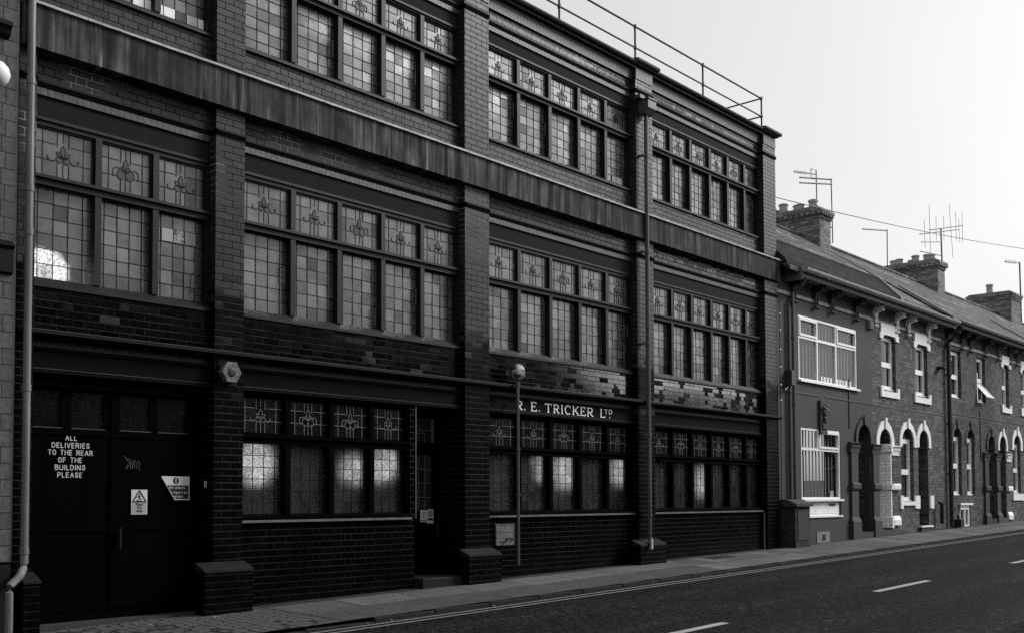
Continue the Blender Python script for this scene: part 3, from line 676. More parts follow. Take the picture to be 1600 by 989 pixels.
# ---------- loading door in the first bay
a, c = BAYS[0]
yd = .22
b = MB(); gx = [(4.60,4.895),(5.005,5.36),(5.535,5.88),(5.975,6.325)]
b.wall(a, c, g(a)-.05, 1.17, [(p, q, .672, 1.03) for p, q in gx], yd, .03)
b.box(a, a+.07, .13, .219, g(a)-.05, 1.169); b.box(c-.09, c, .13, .219, g(a)-.05, 1.169); b.box(a+.07, c-.09, .15, .219, 1.06, 1.169)
for p in (4.72, 5.12, 5.66, 6.12): b.box(p-.003, p+.003, yd-.004, yd-.0005, -1.1, .62)
b.box(5.43, 5.455, yd-.02, yd-.001, -1.15, 1.03)
for z_ in (-1.12, .60, -.35): b.box(a+.08, 5.42, yd-.012, yd-.002, z_, z_+.06); b.box(5.46, c-.1, yd-.012, yd-.002, z_, z_+.06)
LD = b.build('loading_door', M['frame_dark'], F, label='black double timber loading door with four small panes')
for k, (p, q) in enumerate(gx):
    o = MB(); o.r = []; pane(o, p, q, .672, 1.03, yd+.028, .004); o.build('door_pane', M['glass_lowtop'], LD)
    MB().box(p-.005, q+.005, yd-.014, yd-.0125, .664, .672).build('glazing_bead', M['mould_top'], LD)
SANS = {'A':[[(0,0),(.5,1),(1,0)],[(.2,.36),(.8,.36)]],'B':[[(0,0),(0,1),(.6,1),(.85,.9),(.85,.65),(.6,.53),(0,.53)],[(.6,.53),(.95,.42),(.95,.12),(.65,0),(0,0)]],
 'D':[[(0,0),(0,1),(.5,1),(.88,.8),(.98,.5),(.88,.2),(.5,0),(0,0)]],'E':[[(.9,0),(0,0),(0,1),(.9,1)],[(0,.52),(.82,.52)]],'F':[[(0,0),(0,1),(.9,1)],[(0,.52),(.78,.52)]],
 'G':[[(.95,.78),(.75,.97),(.45,1),(.15,.85),(0,.5),(.15,.15),(.45,0),(.75,.05),(.95,.25),(.95,.48),(.55,.48)]],'H':[[(0,0),(0,1)],[(1,0),(1,1)],[(0,.52),(1,.52)]],'I':[[(.5,0),(.5,1)]],
 'L':[[(0,1),(0,0),(.9,0)]],'N':[[(0,0),(0,1),(1,0),(1,1)]],'O':[[(.5,1),(.15,.87),(0,.5),(.15,.13),(.5,0),(.85,.13),(1,.5),(.85,.87),(.5,1)]],'P':[[(0,0),(0,1),(.6,1),(.92,.88),(.92,.6),(.6,.46),(0,.46)]],
 'R':[[(0,0),(0,1),(.6,1),(.92,.88),(.92,.62),(.6,.5),(0,.5)],[(.55,.5),(.9,.3),(.98,0)]],'S':[[(.95,.78),(.7,.98),(.3,.98),(.05,.8),(.1,.6),(.85,.42),(.95,.2),(.7,.02),(.28,.02),(0,.22)]],
 'T':[[(.5,0),(.5,1)],[(0,1),(1,1)]],'U':[[(0,1),(0,.25),(.2,.02),(.8,.02),(1,.25),(1,1)]],'V':[[(0,1),(.5,0),(1,1)]]}
def sans(lines, y, h, parent, mat, label, wt=.135):
    b = MB(); t_ = h*wt
    for txt, xc, z_, W_ in lines:
        ad = {'I':.22,' ':.55,'L':.72,'E':.78,'F':.74,'T':.84,'A':.95,'V':.92,'S':.86,'P':.84,'R':.88,'B':.88}
        gap = .30; tot = sum(ad.get(c, .92) for c in txt)+gap*(len(txt)-1); u = W_/tot; x = xc-W_/2
        for c in txt:
            w_ = ad.get(c, .92)*u
            for pl in SANS.get(c, []):
                q = [(x+t_*.35+(w_-t_*.7)*a, z_+t_/2+(h-t_)*v) for a, v in pl]
                for k, (p0_, p1_) in enumerate(zip(q, q[1:])):
                    dx, dz = p1_[0]-p0_[0], p1_[1]-p0_[1]; l_ = math.hypot(dx, dz); ex = t_*.30/l_
                    p2, p3 = (p0_[0]-dx*ex, p0_[1]-dz*ex), (p1_[0]+dx*ex, p1_[1]+dz*ex)
                    ribbon(b, [p2, p3], y-.0002*(k % 3), t_, .0012)
            x += w_+gap*u
    return b.build('lettering', mat, parent, label=label)
M['signwhite'] = plain('white_vinyl_letters', .6, .5, .4, var=.1)
sans([('ALL',5.006,.547,.122),('DELIVERIES',5.003,.473,.397),('TO THE REAR',5.002,.402,.467),('OF THE',5.0,.33,.257),('BUILDING',4.998,.257,.318),('PLEASE',4.998,.184,.263)], yd-.0022, .053, LD, M['signwhite'], 'white capitals ALL DELIVERIES TO THE REAR OF THE BUILDING PLEASE')
b = MB()
for pts in ([(5.590,.41),(5.66,.325)],[(5.625,.385),(5.655,.375)],[(5.60,.285),(5.655,.325)],[(5.62,.33),(5.62,.28)],[(5.665,.375),(5.66,.28)],[(5.69,.37),(5.68,.285)],[(5.715,.375),(5.70,.33),(5.705,.29)],[(5.75,.365),(5.725,.33),(5.73,.285)],[(5.765,.36),(5.755,.30),(5.765,.27)]):
    ribbon(b, pts, yd-.003, .006, .0015)
b.build('scratched_graffiti', M['pipe_grey'], LD)
b = MB(); b.box(5.50, 5.53, yd-.06, yd-.013, -.5, -.35); b.tube([(5.515,yd-.07,-.32),(5.515,yd-.07,-.53)], .01); b.build('door_handle', M['iron'], LD)
MB().box(a+.0, c, .02, .21, g(a)-.1, g(a)+.045).build('door_threshold', M['coping'], F)

# ---------- entrance door in a deep recess
ED = MB()
ex0, ex1, ey = 9.70, 10.56, .50
ED.wall(ex0, ex1, g(10)+.1, 1.17, [(9.92,10.44,-.20,.56),(9.92,10.50,.74,1.06)], ey, .03)
ED.box(ex0, ex1, ey-.03, ey-.001, .60, .69); ED.box(9.77, 9.80, ey-.03, ey-.001, -1.1, 1.1)
E_ = ED.build('entrance_door', M['frame_dark'], F, label='black part glazed entrance door deep in its recess')
gl = MB(); gl.r = []; ld = MB()
for i in range(4):
    for j in range(4): pane(gl, 9.92+.13*i, 9.92+.13*(i+1), -.20+.19*j, -.20+.19*(j+1), ey+.025); 
    for j in range(2): pane(gl, 9.92+.13*i, 9.92+.13*(i+1), .74+.16*j, .74+.16*(j+1), ey+.025)
for i in range(1, 4): ribbon(ld, [(9.92+.13*i,-.2),(9.92+.13*i,.56)], ey+.02, .008); ribbon(ld, [(9.92+.13*i,.74),(9.92+.13*i,.9)], ey+.02, .008)
for j in range(1, 4): ribbon(ld, [(9.92,-.2+.19*j),(10.44,-.2+.19*j)], ey+.02, .008)
ribbon(ld, [(9.92,.9),(10.44,.9)], ey+.02, .008)
pt = MB(); motif(ld, pt, 'A', 9.92, 10.44, .74, 1.06, ey+.02, .007)
gl.build('door_glass', M['glass_lowtop'], E_); ld.build('door_leading', M['lead_light'], E_)
MB().box(10.47, 10.49, ey-.05, ey-.032, -.42, -.39).tube([(10.48,ey-.06,-.5),(10.48,ey-.06,-.36)], .008).build('door_handle', M['brass'], E_)
b = MB(); b.box(ex0-.02, ex0, .341, ey+.03, -1.3, 1.17); b.box(ex1, ex1+.02, .341, ey+.03, -1.3, 1.17); b.box(ex0, ex1, .341, ey+.03, 1.171, 1.2); b.box(ex0, ex1, .03, ey+.2, -1.3, -1.12)
b.build('entrance_recess', M['finfill'], F)
MB().box(9.69, 10.55, -.05, ey, -1.3, -1.05).build('entrance_step', M['cap'], F, bevel=.01)
MB().box(9.70, 9.712, .09, .099, -.28, 1.17).build('corner_bead', M['sill_edge'], F)

# ---------- railing on the roof
b = MB(); ry = .12
px = [19.47, 17.19, 14.96, 12.86, 10.8, 8.7, 6.6, 4.6]
for p in px: b.tube([(p,ry,7.15),(p,ry,7.85)], .017, 8)
b.tube([(4.6,ry,7.85),(19.47,ry,7.85)], .017, 8); b.tube([(4.6,ry,7.49),(19.47,ry,7.49)], .015, 8)
for z_ in (7.85, 7.49): b.tube([(19.47,ry,z_),(19.47,3.2,z_)], .016, 8)
for yy in (1.6, 3.2): b.tube([(19.47,yy,7.0),(19.47,yy,7.85)], .016, 8)
for p in px:
    for z_ in (7.85, 7.49): b.lathe([(.026,-.03),(.026,.03)], (p,ry,z_), n=8)
b.build('roof_railing', M['iron'], F)

# ---------- rainwater pipes
b = MB(); xp = 14.925
b.tube([(xp,-.10,6.28),(xp,-.10,-.62),(xp-.03,-.14,-.70),(xp-.12,-.20,-.78),(xp-.22,-.26,-.86)], .036, 12)
for z_ in (5.6, 4.0, 2.5, 1.0, -.3): b.lathe([(.044,-.03),(.044,.03)], (xp,-.10,z_), n=12); b.box(xp-.09, xp-.03, -.10, -.002, z_-.012, z_+.012)
DP = b.build('drainpipe', M['pipe_grey'], F, smooth=False)
b = MB().prism_x([(-.22,6.36),(-.22,6.50),(-.02,6.50),(-.02,6.36),(-.06,6.27),(-.15,6.27)], xp-.12, xp+.12)
b.box(xp-.13, xp+.13, -.235, -.01, 6.50, 6.52); b.box(xp-.20, xp-.06, -.12, -.01, 6.521, 6.58); b.build('hopper_head', M['pipe_grey'], DP)
xp = 4.40
b = MB(); b.tube([(xp,-.09,7.4),(xp,-.09,-.62),(xp-.01,-.10,-.66),(xp-.09,-.20,-.72),(xp-.20,-.24,-.80),(xp-.205,-.24,-.86),(xp-.205,-.24,g(4.2)+.06)], .036, 12)
for z_ in (5.3, 3.87, 2.86, 2.45, 1.0, -.5): b.lathe([(.042,-.03),(.042,.03)], (xp,-.09,z_), n=12)
b.build('drainpipe', M['pipe_pale'], F, label='pale painted drainpipe at the left end with kinked foot')
b = MB(); b.tube([(19.265,.07,-.30),(19.265,.07,g(19))], .018, 8); b.build('conduit', M['pipe_pale'], F)
b = MB(); b.tube([(19.81,-.03,4.1),(19.81,-.03,-.2)], .008, 6); CB = b.build('cable', M['iron'], F)
b = MB()
for z_ in (4.05,3.6,3.28,2.9,2.55,2.2,1.9): b.box(19.795, 19.83, -.05, -.036, z_-.012, z_+.012)
b.build('cable_clips', M['white'], CB)
b = MB()      # pull handles on the opening lights
for x_, z_ in ((7.58,2.45),(9.03,2.15),(9.76,2.5),(14.70,2.6),(12.53,5.4),(11.78,5.5),(6.38,2.2),(8.32,5.35),(9.75,5.4)):
    b.tube([(x_,.19,z_),(x_,.15,z_),(x_,.15,z_+.2),(x_,.19,z_+.2)], .006, 6)
b.build('window_stay', M['pipe_grey'], F)

# ------------------------------------------------------------------ things on the factory front
t = thing('alarm_box', 'hexagonal weathered alarm box on the brick pier right of the loading door', 'alarm box', (6.69,0,1.34))
hx = [(6.695+.125*math.cos(math.radians(60*k)), 1.339+.125*math.sin(math.radians(60*k))) for k in range(6)]
MB().prism_y(hx, -.09, -.002).build('housing', M['worn2'], t, bevel=.004)
MB().lathe([(.05,0),(.048,.006),(.03,.01),(.0,.011)], (6.695,-.091,1.339), axis='y').build('centre_boss', M['iron'], t)
MB().box(6.57, 6.82, -.012, -.001, 1.20, 1.478).build('back_plate', M['mould'], t)
t = thing('alarm_bell', 'round alarm bell dome with flaking white paint above the thin wall pipe', 'bell', (11.60,.0,1.755))
MB().lathe([(.125,.0),(.127,.03),(.118,.06),(.095,.09),(.06,.108),(.02,.115),(.001,.116)], (11.60,-.03,1.755), axis='y', n=28).build('dome', M['worn'], t, smooth=True)
MB().lathe([(.10,0),(.10,.029)], (11.60,.0,1.755), axis='y').build('back_box', M['iron'], t)
b = MB(); b.tube([(11.525,-.12,-.96),(11.525,-.12,1.60)], .022, 10)
for z_ in (.66, 1.58, .02): b.lathe([(.032,-.02),(.032,.02)], (11.525,-.12,z_), n=12)
for z_ in (-.6, 1.3): b.box(11.51, 11.54, -.12, .09, z_-.01, z_+.01)
tag(b.build('vent_pipe', M['pipe_grey']), 'thin grey wall pipe standing in front of the painted name sign', 'pipe')
# notices
def notice(name, label, x0, x1, z0, z1, y, poly=None, mat='paper'):
    t = thing(name, label, 'sign', ((x0+x1)/2, y, z0))
    pts = poly or [(x0,z0),(x1,z0),(x1,z1),(x0,z1)]
    MB().prism_y(pts, y-.004, y).build('plate', M[mat], t); return t
M['ink'] = plain('sign_ink', .01, .5, .4, var=.1, bump=0)
x0, x1, z0, z1 = 5.665, 5.850, -.185, .070; y = yd-.014
t = notice('warning_sign', 'small mind the step warning sign with black triangle on the dark door', x0, x1, z0, z1, y)
MB().box(x0+.008, x1-.008, y-.0052, y-.0041, z0+.008, -.062).build('lower_panel', M['sign_grey'], t)
cx = (x0+x1)/2
b = MB(); tri = [(cx-.078,-.055),(cx+.078,-.055),(cx,.062)]
for p, q in zip(tri, tri[1:]+tri[:1]): ribbon(b, [p, q], y-.0055, .013, .001)
ribbon(b, [(cx-.005,.012),(cx+.002,-.018)], y-.0055, .016, .001); ribbon(b, [(cx-.04,-.012),(cx-.018,-.002),(cx+.03,.006)], y-.0055, .006, .001)
ribbon(b, [(cx,-.018),(cx+.028,-.034)], y-.0055, .007, .001); ribbon(b, [(cx,-.018),(cx-.025,-.042)], y-.0055, .007, .001); b.lathe([(.008,0),(.008,.001)], (cx+.004,y-.0055,.026), axis='y', n=10)
ribbon(b, [(cx-.04,-.045),(cx+.03,-.045)], y-.0055, .006, .001); b.build('pictogram', M['ink'], t)
text_mesh(['Mind','the','step'], [cx]*3, [-.095,-.125,-.158], .040, y-.0058, M['ink'], 'lettering', t)
x0, x1, z0, z1 = 6.013, 6.360, -.038, .213
t = notice('visitor_sign', 'torn cornered visitor notice stuck on the right door leaf', x0, x1, z0, z1, y, poly=[(x0,z1),(x0+.012,z1-.02),(6.178,z0),(x1,z0),(x1,z1)][::-1])
MB().prism_y([(6.083,.118),(6.182,-.026),(x1-.01,-.026),(x1-.01,.118)], y-.0052, y-.0041).build('lower_panel', M['ink'], t)
MB().lathe([(.036,0),(.036,.001)], (6.192,y-.0042,.167), axis='y').build('symbol_disc', M['ink'], t)
MB().box(6.186,6.198,y-.0062,y-.0053,.150,.196).box(6.186,6.198,y-.0062,y-.0053,.137,.146).build('exclamation_mark', M['paper'], t)
text_mesh(['All visitors','t report to','eption'], [6.205,6.225,6.215], [.080,.030,-.013], .044, y-.0058, M['paper'], 'lettering', t, widths=[.20,.21,.115])
t = notice('door_bell_label', 'tiny pale bell push label beside the loading door', 6.49, 6.522, .095, .165, .121)
for k in range(4): pass
MB().box(6.497,6.515,.115,.1168,.105,.112).box(6.497,6.515,.115,.1168,.128,.135).build('bell_marks', M['ink'], t)
sy = .66
t = notice('prohibition_sign', 'pale prohibition circle sign on the entrance door, right of the arrow notice', 10.335, 10.455, -.365, -.175, .498)
b = MB(); c0 = (10.395, -.235); ribbon(b, [(c0[0]+.04*math.cos(k*math.pi/8), c0[1]+.04*math.sin(k*math.pi/8)) for k in range(17)], .492, .009, .001); ribbon(b, [(c0[0]-.03,c0[1]+.03),(c0[0]+.03,c0[1]-.03)], .492, .009, .001); ribbon(b, [(c0[0]-.03,c0[1]-.03),(c0[0]+.03,c0[1]+.03)], .492, .006, .001)
b.box(10.345,10.445,.4915,.4935,-.325,-.295); b.build('pictogram', M['ink'], t)
t = notice('arrow_notice', 'pale notice with black arrow on the left of the entrance door', 10.20, 10.325, -.345, -.185, .498)
b = MB(); ribbon(b, [(10.21,-.325),(10.29,-.325)], .492, .010, .001); b.prism_y([(10.275,-.338),(10.305,-.325),(10.275,-.312)], .491, .493)
for z_ in (-.215,-.24,-.262,-.285): ribbon(b, [(10.22,z_),(10.31-random.random()*.03,z_)], .492, .004, .001)
b.build('printed_lines', M['ink'], t)
x0, x1, z0, z1 = 11.283, 11.696, -.690, -.388
def mat_plaque():
    q = NT('plaque_metal'); x, y, z, nn = q.pos(); v3 = q.vec(x, y, z); n = q.noise(v3, 48, 3, .7); n2 = q.noise(v3, 6, 3)
    return q.done(q.bsdf(q.math('MULTIPLY', q.mix(q.ss(n, .42, .58), .05, .17), q.math('MULTIPLY_ADD', n2, .8, .6)), .5, .4, 0., q.bump(n, .004)))
M['plaque'] = mat_plaque()
t = thing('wall_plaque', 'square worn metal plaque with cut corners low on the dark brick wall', 'plaque', (11.49,.1,-.69))
k = .022
MB().prism_y([(x0+k,z0),(x1-k,z0),(x1-k,z0+k),(x1,z0+k),(x1,z1-.005),(x1-.01,z1),(x0+.01,z1),(x0,z1-.005),(x0,z0+k),(x0+k,z0+k)], YI-.014, YI-.001).build('plate', M['plaque'], t)
b = MB()
for p, q in (((x0+.012,z0+k+.01),(x0+.012,z1-.012)),((x1-.012,z0+k+.01),(x1-.012,z1-.012)),((x0+.012,z1-.012),(x1-.012,z1-.012)),((x0+k+.01,z0+.010),(x1-k-.01,z0+.010)),((x0+.03,z1-.11),(x1-.03,z1-.11)),((x0+.03,z1-.19),(x1-.03,z1-.19))): ribbon(b, [p, q], YI-.017, .008, .002)
b.build('raised_rim', M['sill_edge'], t)
b = MB()
for x_, w_ in ((11.36,.03),(11.41,.055),(11.49,.06),(11.58,.05)): b.box(x_, x_+w_, YI-.0165, YI-.0142, z0+.045, z0+.058+random.random()*.01)
b.build('worn_marks', M['ink'], t)

# ---------- glow globes added behind the glass, standing in for reflections in it
for k, (x_, z_, yy, lb) in enumerate(((7.52,.40,.70,'added globe giving the reflected glow behind the leftmost light of the window by the loading door'),(9.05,.33,.70,'added globe giving the reflected glow behind the third light of the window left of the entrance'),(9.55,.42,.70,'added globe giving the reflected glow behind the window light next to the entrance door'),(12.93,.44,.70,'added globe giving the reflected glow behind the second light under the name sign'),(13.50,.38,.70,'added globe giving the reflected glow behind the middle light under the name sign'),(14.98,.43,.70,'added globe giving the reflected glow behind the last light under the name sign'),(17.70,.26,.70,'added globe giving the reflected glow behind the third light of the window nearest the houses'),(4.80,2.24,.62,'added globe giving the glow in the lower corner of the window above the loading door'))):
    t = thing('added_glow_globe', lb, 'lamp', (x_,yy,z_), group='added glow globes behind the factory glass')
    rr = (1.5,1.2,1.5,1.0,1.5,1.0,1.2,1.9)[k]; hh = (1.8,1.3,1.6,1.5,1.8,1.7,1.9,1.5)[k]
    MB().lathe([(.001,-.15*hh),(.10*rr,-.12*hh),(.15*rr,-.04*hh),(.15*rr,.04*hh),(.10*rr,.12*hh),(.001,.15*hh)], (x_,yy,z_), n=20).build('globe', M['lamp' if k < 7 else 'glow_bright'], t, smooth=True)
    top = 1.5 if k < 7 else 4.25
    MB().tube([(x_,yy,z_+.15*hh),(x_,yy,top)], .008, 6).build('glow_globe_stem', M['iron'], t)
for x_, yy, lb in ((9.3,1.7,'strip light on the top floor ceiling left of the name sign, nearer the left end'),(10.9,1.9,'strip light on the top floor ceiling seen through the window left of the second pier')):
    t = thing('strip_light', lb, 'strip light', (x_,yy,6.3), group='strip lights on the top floor')
    MB().box(x_-.55, x_+.55, yy-.05, yy+.05, 6.22, 6.26).build('tube', M['tube'], t); MB().box(x_-.58, x_+.58, yy-.07, yy+.07, 6.261, 6.32).build('housing', M['white'], t)
    MB().tube([(x_-.4,yy,6.32),(x_-.4,yy,6.75)], .005, 6).tube([(x_+.4,yy,6.32),(x_+.4,yy,6.75)], .005, 6).build('hanger', M['iron'], t)

# ------------------------------------------------------------------ building at the left edge
M['stone'] = brick('left_stone_blocks', .085, .04, h=.15, L=.36, split=.6, jm=.010, var=.35, rough=.8, spec=.2, soot=.4)
t = thing('neighbouring_building', 'pale block walled building at the far left edge beside the factory', 'building', (3.5,0,g(3.5)))
b = MB(); b.box(-4, 4.275, -.06, 8, -.60, 9.); b.build('wall', M['stone'], t)
MB().box(-4, 4.27, -.10, 8, g(-4)-.2, -.62).build('plinth', M['render_dark'], t)
for z_ in (4.20, ): MB().prism_x([(-.061,z_),(-.11,z_+.03),(-.13,z_+.08),(-.16,z_+.10),(-.16,z_+.14),(-.061,z_+.16)], -4, 4.19).build('moulding', M['mould'], t)
MB().prism_x([(-.061,2.02),(-.10,2.04),(-.10,2.25),(-.13,2.28),(-.061,2.34)], -4, 4.255).build('ledge', M['mould'], t)
MB().box(4.276, 4.3, -.05, -.001, -.6, 9).build('corner_strip', M['sill_edge'], t)
t = thing('wall_lamp', 'white globe lamp on a bracket at the far left edge', 'lamp', (3.98,-.06,3.7))
MB().lathe([(.001,-.115),(.06,-.10),(.10,-.055),(.115,0),(.10,.055),(.06,.10),(.001,.115)], (4.03,-.2,3.80), n=20).build('globe', M['white'], t, smooth=True)
MB().tube([(4.03,-.2,3.69),(4.03,-.2,3.55),(4.03,-.06,3.50)], .015, 8).build('bracket', M['iron'], t)

# ------------------------------------------------------------------ TERRACED HOUSES
HY = .05
M['hbrick'] = brick('terrace_brick', .085, .07, var=1.0, rough=.8, spec=.2, soot=.45, jm=.010)
M['hbrick2'] = brick('terrace_brick_darker', .07, .055, var=1.0, rough=.8, spec=.2, soot=.45, jm=.010)
M['hrender'] = plain('grey_painted_render', .044, .75, .25, var=.18, scale=3, bump=.004)
M['whitebrick'] = brick('white_painted_brick', .8, .5, L=.225, split=2, var=.12, rough=.55, spec=.3, soot=.1)
M['chim'] = brick('chimney_brick', .21, .06, var=.8, rough=.85, spec=.15, soot=.7, joint_depth=.006)
M['bandbrick'] = soldier('pale_brick_band', .22, .12, w=.11)
M['trim_dark'] = plain('dark_painted_trim', .03, .5, .4, var=.3)
M['trim_grey'] = plain('grey_painted_stone', .11, .7, .3, var=.35)
M['gutter'] = plain('grey_gutter', .30, .4, .5, var=.3, scale=5)
M['soffit'] = plain('soffit_board', .12, .7, .3, var=.3)
M['pot'] = plain('chimney_pot_clay', .34, .8, .2, var=.35, scale=12)
M['felt'] = plain('roof_felt', .035, .95, .05, var=.7, scale=5, streak=.3, bump=.006)
M['cement'] = plain('cement_flashing', .20, .85, .2, var=.4, scale=6)
M['dark_room'] = plain('dark_room', .02, .9, .1, var=.2)
M['curtain'] = plain('net_curtain', .20, .9, .1, var=.15)
def mat_slate():
    t = NT('roof_slates'); x, y, z, nn = t.pos(); v3 = t.vec(x, y, z)
    v = t.math('DIVIDE', z, .17); row = t.math('FLOOR', v); fv = t.math('FRACT', v)
    u = t.math('ADD', t.math('DIVIDE', x, .34), t.math('MULTIPLY', t.math('FLOORED_MODULO', row, 2.), .5)); c = t.math('FLOOR', u); fu = t.math('FRACT', u)
    j = t.math('MAXIMUM', t.ss(fv, .16, .05), t.ss(t.math('MINIMUM', fu, t.math('SUBTRACT', 1., fu)), .05, .02))
    rv, _ = t.white(t.vec(c, row, 1.)); moss = t.ss(t.noise(t.vec(t.math('MULTIPLY', x, .25), y, t.math('MULTIPLY', z, 1.6)), 1.5, 4), .48, .62); fine = t.noise(v3, 7, 5, .85)
    k = t.math('MULTIPLY', t.math('MULTIPLY_ADD', rv, .9, .5), t.mix(t.ss(fine, .40, .60), .3, 1.9))
    col = t.mix(moss, t.math('MULTIPLY', k, .055), t.math('MULTIPLY', k, .12))
    return t.done(t.bsdf(t.math('MULTIPLY', col, t.mix(j, 1., .35)), .8, .2, 0., t.bump(t.math('SUBTRACT', fine, j), .012)))
M['slate'] = mat_slate()

def arch_fill(b, x0, x1, zs, za, ztop, y, depth, soff=True, n=10):
    """flat segmental/round arch inside a rectangular hole whose top is ztop=za"""
    cx = (x0+x1)/2; r = (x1-x0)/2; h = za-zs
    pts = [(cx+r*math.cos(math.pi*(1-k/n)), zs+h*math.sin(math.pi*(1-k/n))) for k in range(n+1)]
    for (p, q), (s, u) in zip(pts, pts[1:]):
        b.quad((p,y,q),(s,y,u),(s,y,ztop),(p,y,ztop))
        if soff: b.quad((p,y,q),(p,y+depth,q),(s,y+depth,u),(s,y,u))
    return pts
def surround(parent, x0, x1, zs, za, mat, out=.13, key=True, legs=0., y=HY, name='arch_surround', point=0.03, proud=.035):
    """moulded arch head standing proud of the wall with shouldered feet and keystone"""
    cx = (x0+x1)/2; r = (x1-x0)/2; h = za-zs; n = 12
    inn = [(cx+r*math.cos(math.pi*(1-k/n)), zs+h*math.sin(math.pi*(1-k/n))) for k in range(n+1)]
    o_ = [(cx+(r+out)*math.cos(math.pi*(1-k/n)), zs+(h+out+point*math.sin(math.pi*k/n)**4)*math.sin(math.pi*(1-k/n))) for k in range(n+1)]
    b = MB()
    for k in range(n): b.prism_y([inn[k], inn[k+1], o_[k+1], o_[k]], y-proud, y-.001)
    L = .14+legs
    b.box(x0-out, x0, y-proud-.001, y-.001, zs-L, zs-.0005); b.box(x1, x1+out, y-proud-.001, y-.001, zs-L, zs-.0005)
    if key: b.prism_y([(cx-.045,za+.0),(cx+.045,za+.0),(cx+.06,za+out+.09),(cx-.06,za+out+.09)], y-proud-.03, y-proud-.002)
    return b.build(name, mat, parent)
def sash(parent, x0, x1, z0, z1, y, split=.5, mat='upvc', w=.05, curtain=None, opening=False, name='window'):
    w = max(w, .065); b = MB(); zm = z0+(z1-z0)*split
    b.box(x0, x0+w, y, y+.06, z0, z1); b.box(x1-w, x1, y, y+.06, z0, z1); b.box(x0+w, x1-w, y, y+.06, z0, z0+w); b.box(x0+w, x1-w, y, y+.06, z1-w, z1); b.box(x0+w, x1-w, y-.008, y+.05, zm-w*.6, zm+w*.6)
    b.box(x0-.01, x1+.01, y-.03, y-.001, z0-.001, z0+.03)
    o = b.build(name, M[mat], parent)
    MB().quad((x0+w,y+.03,z0+w),(x1-w,y+.03,z0+w),(x1-w,y+.03,zm),(x0+w,y+.03,zm)).quad((x0+w,y+.03,zm),(x1-w,y+.03,zm),(x1-w,y+.03,z1-w),(x0+w,y+.03,z1-w)).build('glass', M['clear'], o)
    MB().box(x0-.1, x1+.1, y+.5, y+.52, z0-.1, z1+.1).build('room_back', M['dark_room'], o)
    if curtain:
        b = MB(); n = 10; xw = (x1-x0)*curtain
        for side in (0, 1):
            pts = []
            for k in range(n+1):
                u = k/n; xx = x0+w+u*xw if side == 0 else x1-w-u*xw
                pts.append((xx, y+.09+.018*math.sin(k*2.4)))
            for (p, q), (s, u) in zip(pts, pts[1:]): b.quad((p,q,z0+w),(s,u,z0+w),(s,u,z1-w),(p,q,z1-w))
        b.build('curtain', M['curtain'], o)
    return o
def bracket(parent, x, mat, zt=4.42, y=HY):
    """paired scroll corbel under the eaves with two pendant legs"""
    b = MB(); w = .065; zt = zt-.02
    prof = [(y-.001,zt),(y-.20,zt),(y-.215,zt-.04),(y-.195,zt-.07),(y-.21,zt-.11),(y-.18,zt-.14),(y-.12,zt-.15),(y-.08,zt-.18),(y-.05,zt-.25),(y-.001,zt-.26)]
    b.prism_x(prof, x-w, x+w)
    for s in (-1, 1):
        for yy, zz in ((.225,.03),(.21,.11)): b.lathe([(.001,-.035),(.026,-.02),(.032,0),(.026,.02),(.001,.035)], (x+s*.055,y-yy,zt-zz), n=10)
        b.tube([(x+s*.05,y-.06,zt-.18),(x+s*.05,y-.06,zt-.39)], .022, 8); b.lathe([(.001,-.06),(.018,-.045),(.038,-.015),(.032,.02),(.001,.035)], (x+s*.05,y-.06,zt-.45), n=10)
    return b.build('eaves_bracket', mat, parent)
def pilaster(parent, x0, x1, mat, zc=1.18, zb=-.46, y=HY, proud=.05, zg=None, shaft=True):
    """flat pier face with moulded capital, waist band and plinth"""
    zg = zg if zg is not None else g(x0)-.05
    b = MB(); p = proud
    if shaft: b.box(x0+.04, x1-.04, y-p, y-.001, zb, zc-.22)
    q = p if shaft else .02
    b.prism_x([(y-q-.04,zc-.02),(y-q-.07,zc),(y-.001,zc+.03),(y-.001,zc-.21),(y-q-.005,zc-.21),(y-q-.012,zc-.13),(y-q-.03,zc-.09),(y-q-.035,zc-.05)], x0-.02, x1+.02)
    b.prism_x([(y-q-.03,.15),(y-q-.045,.18),(y-q-.045,.27),(y-q-.03,.30),(y-.001,.30),(y-.001,.15)], x0+.0, x1-.0)
    b.prism_x([(y-q-.04,zg if shaft else zb-.22),(y-q-.04,zb-.1),(y-q-.002,zb),(y-.001,zb),(y-.001,zg if shaft else zb-.22)], x0+.0, x1-.0)
    return b.build('pilaster', mat, parent)

